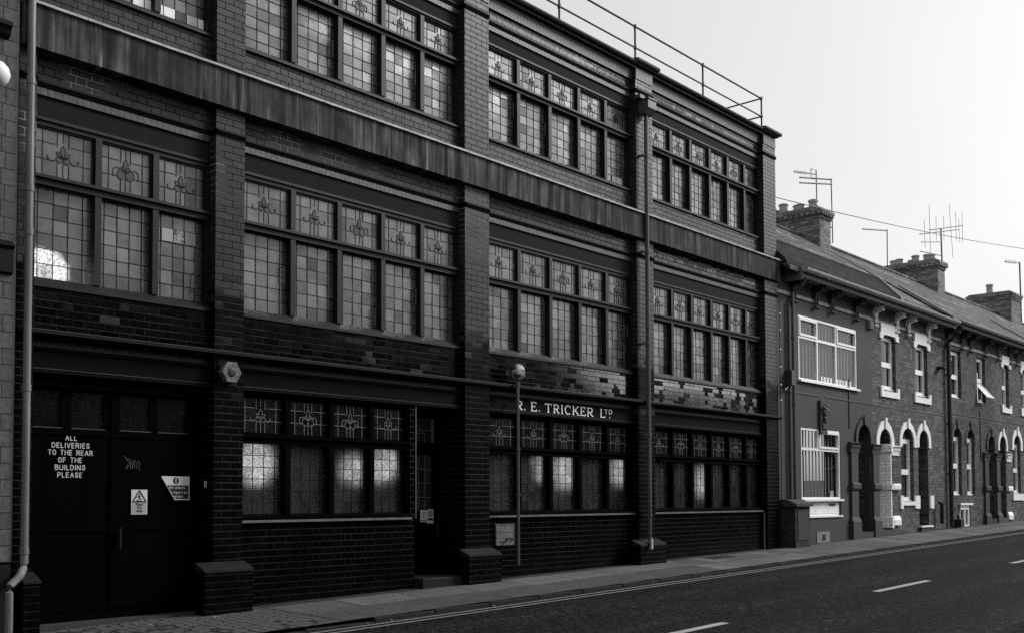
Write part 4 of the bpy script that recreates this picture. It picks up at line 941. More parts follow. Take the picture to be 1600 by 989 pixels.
def roof_strip(parent, x0, x1, ze, mat, over=.32, yr=3.6, zr=7.36):
    b = MB(); ye = HY-over
    b.prism_x([(ye,ze),(yr,zr),(2*yr-ye,ze),(2*yr-ye,ze-.08),(yr,zr-.1),(ye,ze-.08)], x0, x1)
    o = b.build('roof', mat, parent)
    MB().tube([(x0,yr,zr+.005),(x1,yr,zr+.005)], .07, 10).build('ridge_tiles', M['slate'], o)
    return o
def eaves(parent, x0, x1, zg_, parent_roof=None):
    b = MB(); ye = HY-.36
    n = 8; prof = [(ye-.055+.07*math.cos(math.pi+math.pi*k/n), zg_+.01-.08*math.sin(math.pi*k/n)) for k in range(n+1)]
    prof2 = prof+[(ye-.006,zg_+.0),(ye-.055,zg_-.012),(ye-.104,zg_+.0)]
    b.prism_x(prof2, x0, x1)
    x = x0+.5
    while x < x1: b.prism_x([(a-(.004 if a < ye-.055 else -.004), c-.004) for a, c in prof]+[(ye-.0,zg_+.004),(ye-.11,zg_+.004)], x, x+.06); x += 1.25
    b.build('gutter', M['gutter'], parent)
    b = MB(); b.box(x0, x1, ye+.012, ye+.035, zg_-.16, zg_-.005); b.box(x0, x1, ye+.036, HY-.001, zg_-.125, zg_-.10); b.box(x0, x1, HY-.035, HY-.001, zg_-.185, zg_-.126)
    b.build('soffit', M['soffit'], parent)
def chimney(parent, x0, x1, y0, y1, zb, zt, pots, big=True):
    b = MB(); b.box(x0, x1, y0, y1, zb, zt-.28)
    e = .03
    for k in range(3): b.box(x0-e*(k+1), x1+e*(k+1), y0-e*(k+1), y1+e*(k+1), zt-.279+k*.085, zt-.196+k*.085)
    if big:
        n = int((y1-y0)/.16)
        for k in range(n+1): b.box(x0-.10, x0-.0601, y0+k*.16-.05, y0+k*.16+.03, zt-.20, zt-.11)
        for k in range(6): b.box(x0+k*.14-.02, x0+k*.14+.05, y0-.10, y0-.0601, zt-.20, zt-.11)
    o = b.build('chimney', M['chim'], parent)
    MB().prism_x([(y0-.06,zt-.02),(y0+.05,zt+.05),(y1-.05,zt+.05),(y1+.06,zt-.02)], x0-.05, x1+.05).build('flaunching', M['cement'], o)
    for px_, py, h, r in pots:
        MB().lathe([(r*1.12,-.02),(r*.95,.03),(r*.9,h*.8),(r*1.08,h*.84),(r*1.08,h*.95),(r*.98,h),(r*.7,h),(r*.68,h*.7),(.001,h*.7)], (px_,py,zt+.04), n=16).build('chimney_pot', M['pot'], o)
    return o

def zband(parent, x0, x1):
    MB().box(x0, x1, HY-.028, HY-.001, 4.04, 4.11).build('brick_band', M['bandbrick'], parent)

HG = 'brick terraced houses up the street'
# --- house A : grey rendered front with shop-like window
H1 = thing('terraced_house', 'grey rendered end house with large white window frames, next to the factory', 'house', (22,0,g(22)), group=HG)
b = MB(); b.wall(19.79, 24.60, g(19.8)-.2, 4.45, [(20.82,23.78,2.38,3.73),(20.88,22.80,-.41,1.42),(23.70,24.42,-.95,1.62)], HY, .14, z0b=g(24.6)-.2)
arch_fill(b, 23.70, 24.42, 1.28, 1.62, 1.62, HY, .14)
b.build('wall', M['hrender'], H1)
b = MB()      # upper four light window
def multi(parent, X, Z, y, cells, open_, w=.055, name='window', top_only=False):
    b = MB()
    for x_ in X: b.box(x_-w/2 if X[0] < x_ < X[-1] else (x_ if x_ == X[0] else x_-w), x_+w/2 if X[0] < x_ < X[-1] else (x_+w if x_ == X[0] else x_), y, y+.07, Z[1]+w/2 if top_only and X[0] < x_ < X[-1] else Z[0], Z[-1])
    for k in range(len(X)-1):
        l = X[k]+(w if k == 0 else w/2); r_ = X[k+1]-(w if k == len(X)-2 else w/2)
        for j, z_ in enumerate(Z):
            if top_only and j < 2 and k == 0: r_ = X[-1]-w
            elif top_only and j < 2: continue
            else: r_ = X[k+1]-(w if k == len(X)-2 else w/2)
            lo, hi = (z_, z_+w) if j == 0 else ((z_-w, z_) if j == len(Z)-1 else (z_-w/2, z_+w/2)); b.box(l, r_, y+.001, y+.069, lo, hi)
    for (k, j) in open_:
        l = X[k]+(w if k == 0 else w/2); r_ = X[k+1]-(w if k == len(X)-2 else w/2); lo = Z[j]+w/2; hi = Z[j+1]-w
        for q in ((l,l+.04,lo,hi),(r_-.04,r_,lo,hi),(l+.04,r_-.04,lo,lo+.045),(l+.04,r_-.04,hi-.045,hi)): b.box(q[0], q[1], y-.018, y+.04, q[2], q[3])
    b.box(X[0]-.02, X[-1]+.04, y-.07, y-.001, Z[0]-.03, Z[0]+.012)
    o = b.build(name, M['upvc'], parent)
    MB().quad((X[0]+w,y+.035,Z[0]+w),(X[-1]-w,y+.035,Z[0]+w),(X[-1]-w,y+.035,Z[-1]-w),(X[0]+w,y+.035,Z[-1]-w)).build('glass', M['clear'], o)
    MB().box(X[0]-.2, X[-1]+.2, y+.9, y+.92, Z[0]-.2, Z[-1]+.2).build('room_back', M['dark_room'], o)
    return o
def blinds(parent, x0, x1, z0, z1, y, pitch=.16):
    b = MB(); x_ = x0
    while x_ < x1-pitch:
        b.quad((x_,y,z0),(x_+pitch*.9,y+.035,z0),(x_+pitch*.9,y+.035,z1),(x_,y,z1)); x_ += pitch
    return b.build('vertical_blind', M['curtain'], parent)
o = multi(H1, [20.82,21.74,22.68,23.78], [2.38,3.28,3.73], HY+.012, None, [(0,1),(2,1)]); o['label'] = 'wide white upstairs window with vertical blind'
blinds(o, 20.88, 23.74, 2.42, 3.7, HY+.09)
o = multi(H1, [20.88,21.72,22.80], [-.07,.98,1.42], HY+.012, None, [(1,1)], top_only=True); o['label'] = 'white shop-like downstairs window'
blinds(o, 20.93, 22.76, -.03, 1.38, HY+.09)
pn = MB().box(20.88, 22.80, HY+.04, HY+.11, -.41, -.105).build('panel_below_window', M['upvc'], H1)
MB().box(20.86, 22.84, HY-.03, HY+.039, -.44, -.405).build('panel_sill', M['upvc'], pn); MB().box(20.93,22.74,HY+.030,HY+.0395,-.36,-.14).build('panel_face', M['white'], pn)
MB().box(22.25, 22.55, HY+.022, HY+.0295, -.20, -.15).build('letterbox', M['iron'], pn)
MB().box(22.38,22.55,HY+.055,HY+.060,-.02,.12).build('window_card', M['paper'], o)
b = MB(); b.box(21.73, 22.05, HY-.05, HY-.001, 1.30, 2.02).box(21.80, 22.0, HY-.07, HY-.0505, 1.42, 1.56); con = b.build('console', M['hrender'], H1)
b = MB()
for x_, z_, r in ((21.84,1.86,.055),(21.96,1.91,.05),(21.86,1.77,.05),(21.97,1.80,.055),(21.90,1.72,.05),(21.93,1.84,.045),(21.88,1.64,.05),(21.92,1.58,.04),(22.0,1.74,.035)): b.lathe([(.001,-r),(r*.7,-r*.7),(r,0),(r*.7,r*.7),(.001,r)], (x_,HY-.07,z_), n=10)
b.build('carved_flowers', M['trim_grey'], con, smooth=True)
for q in ((19.8,21.72,2.10,2.13),(22.06,24.6,2.10,2.13)): MB().box(q[0], q[1], HY-.012, HY-.001, q[2], q[3]).build('moulding', M['trim_dark'], H1)
MB().box(23.28, 23.31, HY-.02, HY-.001, 1.5, 2.6).build('pipe_stub', M['trim_dark'], H1)
MB().box(21.54, 22.17, HY-.012, HY-.001, -.99, -.74).build('vent_patch', M['cement'], H1)
MB().box(21.80, 21.95, HY-.020, HY-.0125, -.92, -.80).build('air_vent', M['iron'], H1)
b = MB(); b.box(24.38, 24.60, HY-.07, HY-.001, 3.84, 4.02).box(24.42,24.56,HY-.078,HY-.071,3.87,3.99); b.build('alarm_housing', M['cement'], H1)
# pipes of house A
b = MB(); b.tube([(20.45,-.30,4.36),(20.43,-.22,4.22),(20.43,-.02,4.10),(20.43,-.02,-.3)], .033, 10)
for z_ in (3.2, 1.85, .6): b.lathe([(.042,-.03),(.042,.03)], (20.43,-.02,z_), n=10)
b.build('drainpipe', M['pipe_grey'], H1)
b = MB(); b.tube([(20.28,-.0,3.9),(20.28,-.0,-.25)], .02, 8); b.box(20.2, 20.36, -.09, .04, 2.22, 2.52); b.tube([(20.28,-.03,2.25),(20.0,-.03,2.1),(19.87,-.03,2.22)], .014, 6); b.build('soil_pipe', M['trim_dark'], H1)
# doorway of house A
def doorway(parent, x0, x1, zs, za, dark=True, ydoor=.75, mat='trim_dark', side='hbrick'):
    zb = g(x0)+.14
    b = MB(); b.box(x0-.03, x0-.001, HY+.141, ydoor, zb, za); b.box(x1+.001, x1+.03, HY+.141, ydoor, zb, za); b.box(x0, x1, HY+.141, ydoor, za+.001, za+.03); b.build('porch_wall', M[side], parent)
    o = MB().box(x0-.02, x1+.02, ydoor+.001, ydoor+.05, zb, za).box(x0+.08, x1-.08, ydoor-.012, ydoor, zb+.15, zb+.9).box(x0+.08, x1-.08, ydoor-.012, ydoor, zb+1.0, zs-.3).build('door', M[mat], parent)
    MB().box(x1-.16, x1-.12, ydoor-.04, ydoor-.0005, zb+.93, zb+.97).build('door_handle', M['brass'], o)
    MB().box(x0-.02, x1+.02, HY-.06, ydoor, g(x0)-.2, zb-.001).build('doorstep', M['coping'], parent)
doorway(H1, 23.70, 24.42, 1.28, 1.62, side='hbrick2')
surround(H1, 23.70, 24.42, 1.28, 1.62, M['hrender'], out=.12)
pilaster(H1, 23.24, 23.68, M['hrender'])
zband(H1, 19.8, 24.60)
for x_ in (20.55, 21.58, 22.38, 23.69): bracket(H1, x_, M['trim_dark'])
eaves(H1, 20.25, 24.60, 4.52); R1 = roof_strip(H1, 19.79, 24.60, 4.53, M['slate'])
def slope(y): return 4.53+(7.36-4.53)*(y+.27)/3.87
def slab(parent, x0, x1, mat='felt'):
    b = MB(); b.prism_x([(-.22,slope(-.22)+.014),(-.16,4.70),(.34,5.22),(.42,5.27),(.52,5.26),(.95,slope(.95)+.012)], x0, x1)
    o = b.build('felted_roof_apron', M[mat], parent)
    MB().tube([(x0,.42,5.25),(x1,.42,5.25)], .05, 10).build('rolled_edge', M[mat], o)
    return o
slab(H1, 19.8, 24.6)
MB().box(20.23, 20.26, -.32, .04, 4.3, 4.56).build('bargeboard', M['trim_grey'], H1)
# brick box (meter cupboard) against house A
t = thing('gate_pier', 'dark brick box pier with sloped cap against the grey house by the factory corner', 'pier', (20.2,0,g(20)))
MB().box(19.90, 20.55, -.26, HY-.001, g(20)-.2, -.20).build('shaft', M['boxbrick'], t)
MB().box(20.0, 20.47, -.272, -.261, -.86, -.27).build('cupboard_door', M['boxtrim'], t)
MB().prism_x([(-.31,-.199),(-.31,-.15),(-.1,-.06),(HY-.002,-.06),(HY-.002,-.199)], 19.86, 20.60).build('cap', M['boxtrim'], t)

# --- house B : brick with white arch surrounds
def lintel_up(parent, x0, x1, z, mat):      # shouldered lintel
    MB().prism_y([(x0-.14,z-.10),(x0+.02,z-.10),(x0+.10,z),(x1-.10,z),(x1-.02,z-.10),(x1+.14,z-.10),(x1+.14,z+.04),(x1+.08,z+.05),(x1+.08,z+.26),(x0-.08,z+.26),(x0-.08,z+.05),(x0-.14,z+.04)], HY-.04, HY-.001).build('lintel', mat, parent)
def sill_up(parent, x0, x1, z, mat):
    MB().prism_y([(x0-.13,z-.14),(x1+.13,z-.14),(x1+.13,z+.10),(x1-.0,z+.10),(x1-.0,z),(x0+.0,z),(x0+.0,z+.10),(x0-.13,z+.10)], HY-.045, HY-.001).build('sill', mat, parent)
H2 = thing('terraced_house', 'brick house with white painted arches and lintels, second from the factory', 'house', (27,0,g(27)), group=HG)
b = MB()
holes = [(24.92,25.66,-.93,1.58),(26.33,27.13,-.12,1.66),(27.46,28.14,-.95,1.66),(25.20,26.08,2.50,3.78),(27.36,28.22,2.50,3.78)]
b.wall(24.6001, 29.48, g(24.6)-.2, 4.45, holes, HY, .20, z0b=g(29.5)-.2)
arch_fill(b, 24.92, 25.66, 1.24, 1.58, 1.58, HY, .14); arch_fill(b, 26.33, 27.13, 1.34, 1.66, 1.66, HY, .12); arch_fill(b, 27.46, 28.14, 1.36, 1.66, 1.66, HY, .14)
b.build('wall', M['hbrick'], H2)
lb = MB(); lb.prism_z([(25.66,HY-.02),(25.66,.36),(25.40,.36),(25.40,.30),(25.60,HY-.02)], -.74, 1.235); lb.prism_z([(25.67,HY-.06),(25.67,.355),(25.35,.355),(25.35,.30),(25.56,HY-.06)], 1.04, 1.19); lb.prism_z([(25.67,HY-.06),(25.67,.355),(25.35,.355),(25.35,.30),(25.56,HY-.06)], .16, .28); lb.prism_z([(25.67,HY-.06),(25.67,.355),(25.35,.355),(25.35,.30),(25.56,HY-.06)], -.74, -.50)
lb.build('porch_lining', M['whitebrick'], H2)
doorway(H2, 24.92, 25.66, 1.24, 1.58, side='hbrick', ydoor=.37, mat='trim_grey'); doorway(H2, 27.46, 28.14, 1.36, 1.66, ydoor=.32, side='hbrick2')
surround(H2, 24.92, 25.66, 1.24, 1.58, M['white'], out=.17); surround(H2, 26.33, 27.13, 1.34, 1.66, M['white'], out=.14, legs=.0); surround(H2, 27.46, 28.14, 1.36, 1.66, M['white'], out=.155)
pilaster(H2, 24.46, 24.88, M['hrender'])
pilaster(H2, 25.70, 26.12, M['white'], shaft=False)
o = sash(H2, 26.33, 27.13, -.12, 1.40, HY+.08, .47, curtain=.3, w=.11); MB().box(26.34,27.12,HY+.13,HY+.17,1.401,1.66).build('tympanum', M['trim_grey'], o)
MB().box(27.46,28.14,HY+.15,HY+.19,1.401,1.66).build('tympanum', M['trim_grey'], H2)
MB().box(26.17,26.329,HY-.04,HY-.001,-.30,.02).box(27.131,27.44,HY-.04,HY-.001,-.30,.02).box(26.33,27.13,HY-.04,HY+.1,-.22,-.125).build('sill', M['white'], H2)
MB().box(28.16,28.42,HY-.04,HY-.001,-.30,.02).build('jamb_block', M['white'], H2)
MB().box(27.40,28.2,HY-.09,HY-.001,g(27.8)+.10,g(27.8)+.14).build('threshold', M['white'], H2)
for x0, x1 in ((25.20,26.08),(27.36,28.22)):
    lintel_up(H2, x0, x1, 3.80, M['white']); sill_up(H2, x0, x1, 2.47, M['white']); sash(H2, x0+.01, x1-.01, 2.52, 3.79, HY+.08, .47, curtain=.22, w=.10)
zband(H2, 24.61, 29.15)
MB().box(24.61, 29.3, HY-.01, HY-.001, 2.09, 2.12).build('moulding', M['trim_dark'], H2)
for x_ in (24.78, 26.09, 26.84, 28.23): bracket(H2, x_, M['white'])
eaves(H2, 24.601, 29.35, 4.52); roof_strip(H2, 24.601, 29.48, 4.53, M['slate']); slab(H2, 24.601, 25.8)
MB().prism_x([(-.23,slope(-.23)+.016),(-.20,4.72),(.30,5.25),(.42,5.33),(.60,5.30),(1.05,slope(1.05)+.014)], 25.801, 25.93).build('roof_flashing', M['cement'], H2)
chimney(H2, 28.95, 29.68, 3.1, 4.75, 6.3, 8.12, [(29.15,3.35,.22,.10),(29.45,3.5,.34,.13),(29.15,3.75,.20,.12),(29.4,3.95,.26,.12),(29.15,4.25,.30,.13),(29.4,4.5,.20,.12),(29.2,4.62,.24,.12)])
b = MB(); b.tube([(29.57,-.33,4.46),(29.57,-.30,4.3),(29.57,-.03,4.05),(29.57,-.03,g(29.5)+.05)], .055, 10)
for z_ in (3.2, 1.9, .6): b.lathe([(.07,-.03),(.07,.03)], (29.57,-.03,z_), n=10)
b.build('drainpipe', M['pipe_dark'], H2)
b = MB(); b.tube([(28.72,0,-.15),(28.72,-.07,-.2),(28.72,-.07,-.70)], .05, 10); b.build('waste_pipe', M['iron'], H2)
b = MB(); b.box(28.9,29.1,-.09,.04,3.3,3.36).tube([(28.95,-.09,3.33),(28.85,-.16,3.28)], .03, 8); b.build('flood_lamp', M['iron'], H2)

# --- house C : brick, plain dark heads
H3 = thing('terraced_house', 'brick house with narrow paired windows and a white cellar window at pavement level', 'house', (31.5,0,g(31.5)), group=HG)
b = MB(); holes = [(30.02,30.68,.02,1.84),(31.12,31.78,.02,1.84),(30.50,31.32,-.86,-.24),(29.98,30.78,2.64,3.92),(32.12,32.86,2.64,3.92),(32.92,33.52,-.84,1.74)]
b.wall(29.481, 33.74, g(29.5)-.2, 4.50, holes, HY, .20, z0b=g(33.7)-.2)
for x0, x1 in ((30.02,30.68),(31.12,31.78)): arch_fill(b, x0, x1, 1.54, 1.84, 1.84, HY, .12)
arch_fill(b, 32.92, 33.52, 1.46, 1.74, 1.74, HY, .14)
b.build('wall', M['hbrick2'], H3)
for x0, x1 in ((30.02,30.68),(31.12,31.78)):
    o = sash(H3, x0, x1, .03, 1.60, HY+.08, .50, curtain=.3, w=.11); MB().box(x0+.01,x1-.01,HY+.13,HY+.17,1.601,1.84).build('tympanum', M['trim_grey'], o)
    surround(H3, x0, x1, 1.54, 1.84, M['hbrick2'], out=.12, proud=.02)
o = sash(H3, 30.50, 31.32, -.86, -.24, HY+.02, .9, w=.09); o['label'] = 'white cellar window at pavement level'; MB().box(30.88,30.94,HY+.01,HY+.07,-.77,-.33).build('mullion', M['upvc'], o); MB().box(30.42,31.42,HY-.05,HY-.001,-.235,-.18).build('cellar_lintel', M['white'], H3)
sash(H3, 29.99, 30.77, 2.65, 3.91, HY+.08, .45, curtain=.22, w=.10)
o = sash(H3, 32.13, 32.85, 2.65, 3.91, HY+.08, .5, w=.09); 
b = MB(); ang = math.radians(38); z1 = 3.22; L_ = .56
def rot(d): return (HY+.10-math.sin(ang)*d, z1-math.cos(ang)*d)
fr = [(32.15,0,32.20,L_),(32.78,0,32.83,L_),(32.20,0,32.78,.05),(32.20,L_-.05,32.78,L_)]
for x0, d0, x1, d1 in fr:
    (ya, za), (yb, zb_) = rot(d0), rot(d1); b.prism_x([(ya,za),(yb,zb_),(yb+.03,zb_+.03),(ya+.03,za+.03)], x0, x1)
ca = b.build('open_casement', M['upvc'], o); (ya, za), (yb, zb_) = rot(.05), rot(L_-.05); MB().quad((32.2,ya+.015,za),(32.78,ya+.015,za),(32.78,yb+.015,zb_),(32.2,yb+.015,zb_)).build('casement_glass', M['upvc'], ca)  # pane painted white for the sky mirrored in it
doorway(H3, 32.92, 33.52, 1.46, 1.74, side='hbrick2'); surround(H3, 32.92, 33.52, 1.46, 1.74, M['hbrick2'], out=.12); pilaster(H3, 32.48, 32.90, M['hrender'], zc=1.22)
zband(H3, 29.75, 33.74)
MB().box(29.6, 33.74, HY-.01, HY-.001, 2.2, 2.23).build('moulding', M['trim_dark'], H3)
MB().box(32.28, 32.31, HY-.02, HY-.001, 1.0, 2.4).build('pipe_stub', M['trim_dark'], H3)
for x_ in (29.70, 30.79, 31.48, 32.77): bracket(H3, x_, M['trim_dark'], zt=4.47)
eaves(H3, 29.36, 33.74, 4.60); roof_strip(H3, 29.481, 33.74, 4.60, M['slate'])
def band_roof(parent, x0, x1, y0, y1): 
    MB().prism_x([(y0,slope(y0)+.075),(y0,slope(y0)+.13),(y1,slope(y1)+.13),(y1,slope(y1)+.075)], x0, x1).build('roof_flashing', M['cement'], parent)
band_roof(H3, 29.5, 29.66, -.2, 1.2)
b = MB(); b.tube([(30.2,-.01,-.25),(30.0,-.05,-.5),(30.0,-.06,g(30)+.05)], .03, 8).box(29.95,30.2,-.14,.04,g(30)+.02,g(30)+.22); b.build('waste_pipe', M['iron'], H3)
# --- house D
H4 = thing('terraced_house', 'brick house with white door arch and white sills, fourth from the factory', 'house', (36,0,g(36)), group=HG)
b = MB(); holes = [(33.96,34.62,-.78,1.78),(35.35,36.10,.08,1.86),(34.42,35.08,2.64,3.90),(36.35,37.05,2.64,3.90),(36.60,37.30,-.78,1.86)]
b.wall(33.741, 38.60, g(33.7)-.2, 4.50, holes, HY, .20, z0b=g(38.6)-.2)
arch_fill(b, 33.96, 34.62, 1.48, 1.78, 1.78, HY, .14); arch_fill(b, 35.35, 36.10, 1.54, 1.86, 1.86, HY, .12); arch_fill(b, 36.60, 37.30, 1.54, 1.86, 1.86, HY, .12)
b.build('wall', M['hbrick'], H4)
doorway(H4, 33.96, 34.62, 1.48, 1.78, side='hbrick2'); doorway(H4, 36.60, 37.30, 1.54, 1.86, ydoor=.4, side='hbrick2')
surround(H4, 33.96, 34.62, 1.48, 1.78, M['white'], out=.12); surround(H4, 35.35, 36.10, 1.54, 1.86, M['white'], out=.155); surround(H4, 36.60, 37.30, 1.54, 1.86, M['white'], out=.155)
pilaster(H4, 33.54, 33.94, M['hrender'], zc=1.24); pilaster(H4, 34.66, 35.08, M['white'], zc=1.24, shaft=False)
o = sash(H4, 35.36, 36.09, .09, 1.58, HY+.08, .47, curtain=.22, w=.10); MB().box(35.37,36.08,HY+.13,HY+.17,1.581,1.86).build('tympanum', M['trim_grey'], o)
MB().box(35.20,36.25,HY-.04,HY-.001,-.12,.08).build('sill', M['white'], H4)
for x0, x1 in ((34.42,35.08),(36.35,37.05)):
    lintel_up(H4, x0, x1, 3.92, M['white']); sill_up(H4, x0, x1, 2.62, M['white']); sash(H4, x0+.01, x1-.01, 2.65, 3.91, HY+.08, .47, curtain=.22, w=.10)
zband(H4, 33.741, 38.5)
MB().box(33.75, 38.5, HY-.01, HY-.001, 2.2, 2.23).build('moulding', M['trim_dark'], H4)
for x_ in (34.0, 35.15, 35.85, 37.2): bracket(H4, x_, M['trim_grey'], zt=4.47)
eaves(H4, 33.741, 38.6, 4.60); roof_strip(H4, 33.741, 38.60, 4.60, M['slate']); band_roof(H4, 38.2, 38.4, -.2, 1.4)
chimney(H4, 38.45, 39.15, 3.1, 5.0, 6.5, 8.15, [(38.65,3.35,.20,.11),(38.95,3.6,.30,.14),(38.65,3.9,.26,.13),(38.95,4.15,.18,.12),(38.65,4.45,.22,.13),(38.95,4.75,.26,.13)])
# --- houses further up
spec = [(38.601,43.2,False,'brick house beyond the white arched one, its roof carrying no chimney'),(43.201,47.4,True,'brick house with a short single pot chimney towards the end of the row'),(47.401,52.0,False,'last brick house of the row seen only by its roof')]
for x0, x1, ch, lb in spec:
    h = thing('terraced_house', lb, 'house', ((x0+x1)/2,0,g((x0+x1)/2)), group=HG)
    up_ = (x1-x0)/2
    hs = [(x0+.6,x0+1.3,2.64,3.9),(x0+2.6,x0+3.3,2.64,3.9),(x0+.5,x0+1.2,-.5,1.8),(x0+2.0,x0+2.8,.1,1.8)]
    b = MB(); b.wall(x0, x1, g(x0)-.2, 4.5, hs, HY, .2, z0b=g(x1)-.2); b.build('wall', M['hbrick2'], h)
    for q in (hs[0], hs[1]): sash(h, q[0], q[1], q[2]+.01, q[3]-.01, HY+.08, .47, curtain=.22, w=.10); lintel_up(h, q[0], q[1], 3.92, M['white']); sill_up(h, q[0], q[1], 2.62, M['white'])
    q = hs[3]; sash(h, q[0], q[1], q[2]+.01, q[3]-.01, HY+.08, .47, curtain=.22, w=.10); q = hs[2]
    MB().box(q[0], q[1], HY+.19, HY+.24, q[2], q[3]).build('door', M['trim_dark'], h)
    zband(h, x0, x1); eaves(h, x0, x1, 4.60); roof_strip(h, x0, x1, 4.60, M['slate'])
    if ch: chimney(h, 46.9, 48.15, 3.1, 4.7, 6.6, 8.22, [(47.3,4.0,.42,.13)], big=False)

# ------------------------------------------------------------------ aerials and cable
AG = 'television aerials on the chimneys'
def aerial(label, mast, booms, rods=(), r=.016):
    b = MB(); b.tube(mast, r, 6); t = thing('tv_aerial', label, 'aerial', mast[0], group=AG); b.build('mast', M['iron'], t)
    b = MB()
    for p, q, rr in booms: b.tube([p, q], rr, 6)
    b.build('boom', M['iron'], t)
    b = MB()
    for p, q in rods: b.tube([p, q], .007, 5)
    if rods: b.build('elements', M['iron'], t)
def yagi(p, q, n, l, axis):
    o = []
    for k in range(n):
        u = (k+.5)/n; c = [p[i]+(q[i]-p[i])*u for i in range(3)]; a = list(c); d = list(c); a[axis] -= l; d[axis] += l; o.append((tuple(a), tuple(d)))
    return o
Y = 3.6
aerial('thin mast with one short boom at the back of the nearest chimney', [(29.94,Y,8.1),(29.91,Y,9.50)], [((28.45,Y,9.13),(29.85,Y,9.36),.016)], yagi((28.45,Y,9.13),(29.3,Y,9.27),9,.05,2)+[((29.5,Y,9.42),(29.85,Y,9.5)),((29.5,Y,9.18),(29.5,Y,9.45)),((29.62,Y,9.15),(29.62,Y,9.5)),((29.5,Y,9.18),(29.85,Y,9.2))])
Y = 3.2
aerial('mast with two parallel booms on the front of the nearest chimney', [(30.05,Y,7.3),(30.0,Y,9.19)], [((27.94,Y,8.77),(30.03,Y,9.16),.022),((27.93,Y,8.62),(30.06,Y,9.03),.022),((29.7,Y,7.95),(30.07,Y,7.95),.015),((29.7,Y,7.75),(30.07,Y,7.75),.015)], yagi((27.94,Y,8.77),(30.0,Y,9.15),16,.03,2)+yagi((27.93,Y,8.62),(30.0,Y,9.02),16,.03,2))
Y = 3.6
aerial('thin mast with one horizontal boom on the roof between the chimneys', [(35.24,Y,7.3),(35.27,Y,8.72)], [((33.24,Y,8.37),(35.27,Y,8.68),.02)], yagi((33.24,Y,8.37),(35.27,Y,8.68),16,.03,2))
aerial('tall cluster of crossed aerials with upright rods on the second chimney', [(40.52,Y,7.0),(40.38,Y,9.66)], [((39.26,Y,9.43),(42.75,Y,10.23),.026),((38.27,Y,9.10),(42.37,Y,10.01),.024),((38.41,Y,8.85),(40.45,Y,9.2),.018),((38.27,Y,8.5),(40.5,Y,8.7),.018)],
       [((39.21,Y,10.31),(39.28,Y,8.62)),((41.33,Y,10.77),(41.63,Y,8.79)),((39.9,Y,10.0),(39.9,Y,9.1)),((42.75,Y,10.75),(42.75,Y,9.6)),((42.0,Y,10.6),(42.05,Y,9.5)),((40.7,Y,10.2),(40.7,Y,9.3)),((38.7,Y,9.7),(38.75,Y,8.7)),((42.35,Y,10.4),(42.4,Y,9.5))], r=.026)
aerial('slim mast with a short side arm beyond the third chimney', [(50.19,Y,6.6),(50.08,Y,10.0)], [((47.99,Y,9.69),(50.08,Y,9.95),.022)], yagi((47.99,Y,9.69),(49.6,Y,9.9),8,.08,2)+[((50.0,Y,8.6),(50.4,Y,8.6)),((50.0,Y,8.3),(50.4,Y,8.3))], r=.03)
b = MB(); p0 = Vector((19.81,.0,5.92)); p1 = Vector((34.72,-1.2,7.10)); pts = []
for k in range(25):
    u = k/24; p = p0.lerp(p1, u); p.z -= .22*4*u*(1-u)*.5; pts.append(tuple(p))
b.tube(pts, .009, 6); tag(b.build('overhead_cable', M['iron']), 'thin black overhead cable slanting from the factory corner across the sky', 'cable')
b = MB(); b.tube([(34.9,-1.2,g(35)-.2),(34.9,-1.2,7.5)], [.12,.09], 12); tag(b.build('telegraph_pole', M['trim_grey']), 'wooden telegraph pole on the near pavement outside the right edge', 'pole')

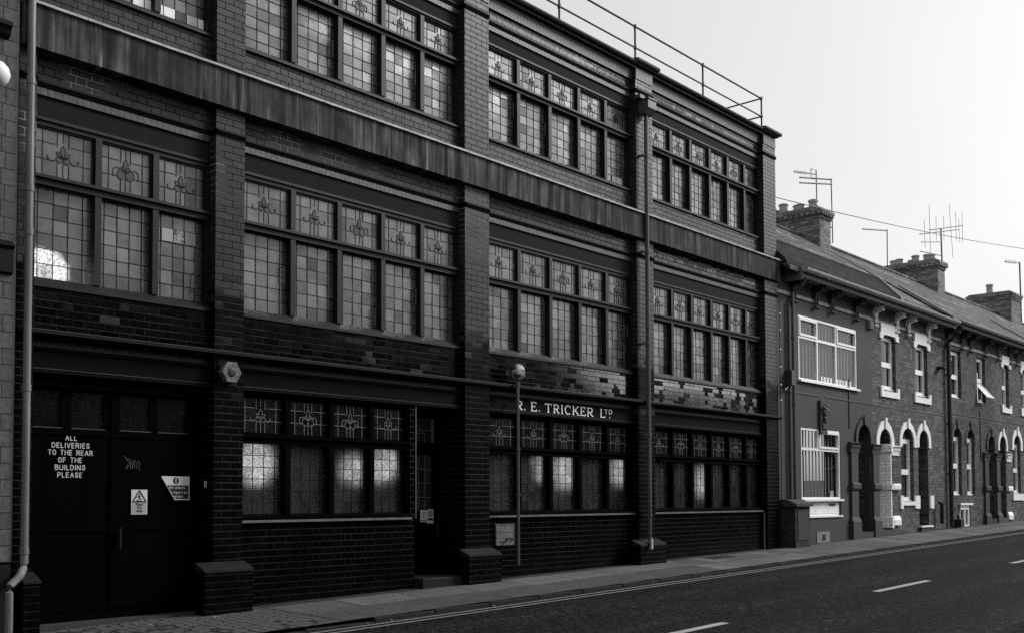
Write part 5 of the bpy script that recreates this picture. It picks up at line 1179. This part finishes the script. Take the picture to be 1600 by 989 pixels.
# ------------------------------------------------------------------ the far side of the street (seen only mirrored in the glass)
OG = 'terraced houses across the street'
def opp(x0, x1, lb, n):
    h = thing('terraced_house', lb, 'house', ((x0+x1)/2,-10.9,g(x0)), group=OG); oy = -11.2
    b = MB(); b.box(x0, x1, oy-5, oy, g(x0)-.4, 3.2); b.build('wall', M['hbrick'], h)
    MB().prism_x([(oy+.2,3.2),(oy-2.5,4.6),(oy-5.2,3.2)], x0, x1).build('roof', M['slate'], h)
    for k in range(2):
        xa = x0+.6+k*2.1
        o = MB().box(xa, xa+1.1, oy+.001, oy+.06, -.3, 1.4).build('window', M['upvc'], h); MB().box(xa+.08, xa+.5, oy+.061, oy+.065, -.2, 1.3).box(xa+.6, xa+1.02, oy+.061, oy+.065, -.2, 1.3).build('glass', M['dark_room'], o)
        o = MB().box(xa+.1, xa+1.0, oy+.001, oy+.06, 1.9, 2.9).build('window', M['upvc'], h); MB().box(xa+.18, xa+.92, oy+.061, oy+.065, 1.98, 2.82).build('glass', M['dark_room'], o)
xx = -14.; k = 0
names = ['leftmost','second','third','fourth','fifth','sixth','seventh','eighth','ninth','tenth','eleventh','twelfth']
while xx < 62:
    if 30 < xx < 38: xx = 38.5; continue
    opp(xx, xx+4.6, 'low brick house across the street, %s of its row, seen only as a reflection' % names[min(k,11)], k); xx += 4.61; k += 1

# small litter and grit along the wall foot and in the gutter
b = MB(); rnd = random.Random(3)
for k in range(90):
    x_ = rnd.uniform(3.8, 26); 
    if rnd.random() < .6: y_ = rnd.uniform(-.5, -.05); z_ = g(x_, y_)+.003
    else: y_ = rnd.uniform(-1.5, -1.46); z_ = road_z(x_, y_)+.006
    r_ = rnd.uniform(.006, .022); a_ = rnd.uniform(0, 3.1)
    b.prism_z([(x_+r_*rnd.uniform(.5,1.2)*math.cos(a_+q*1.26), y_+r_*.8*math.sin(a_+q*1.26)) for q in range(5)], z_, z_+rnd.uniform(.002, .008))
o = b.build('litter', M['roadpaint']); o['kind'] = 'stuff'; o['label'] = 'scattered pale grit and litter along the wall foot and gutter'
# iron cover let into the pavement below the last bay
t = thing('pavement_cover', 'small pale rimmed cover set in the pavement under the window nearest the houses', 'cover', (16.8,-.25,g(16.8)))
b = MB(); zc = lambda x, y, d: g(x, y)+d
b.quad((16.45,-.42,zc(16.45,-.42,.004)),(17.25,-.42,zc(17.25,-.42,.004)),(17.25,-.12,zc(17.25,-.12,.004)),(16.45,-.12,zc(16.45,-.12,.004))); b.build('lid', M['kerb'], t)
b = MB(); b.quad((16.42,-.12,zc(16.42,-.12,.006)),(17.28,-.12,zc(17.28,-.12,.006)),(17.28,-.07,zc(17.28,-.07,.006)),(16.42,-.07,zc(16.42,-.07,.006))); b.build('rim', M['sill_edge'], t)
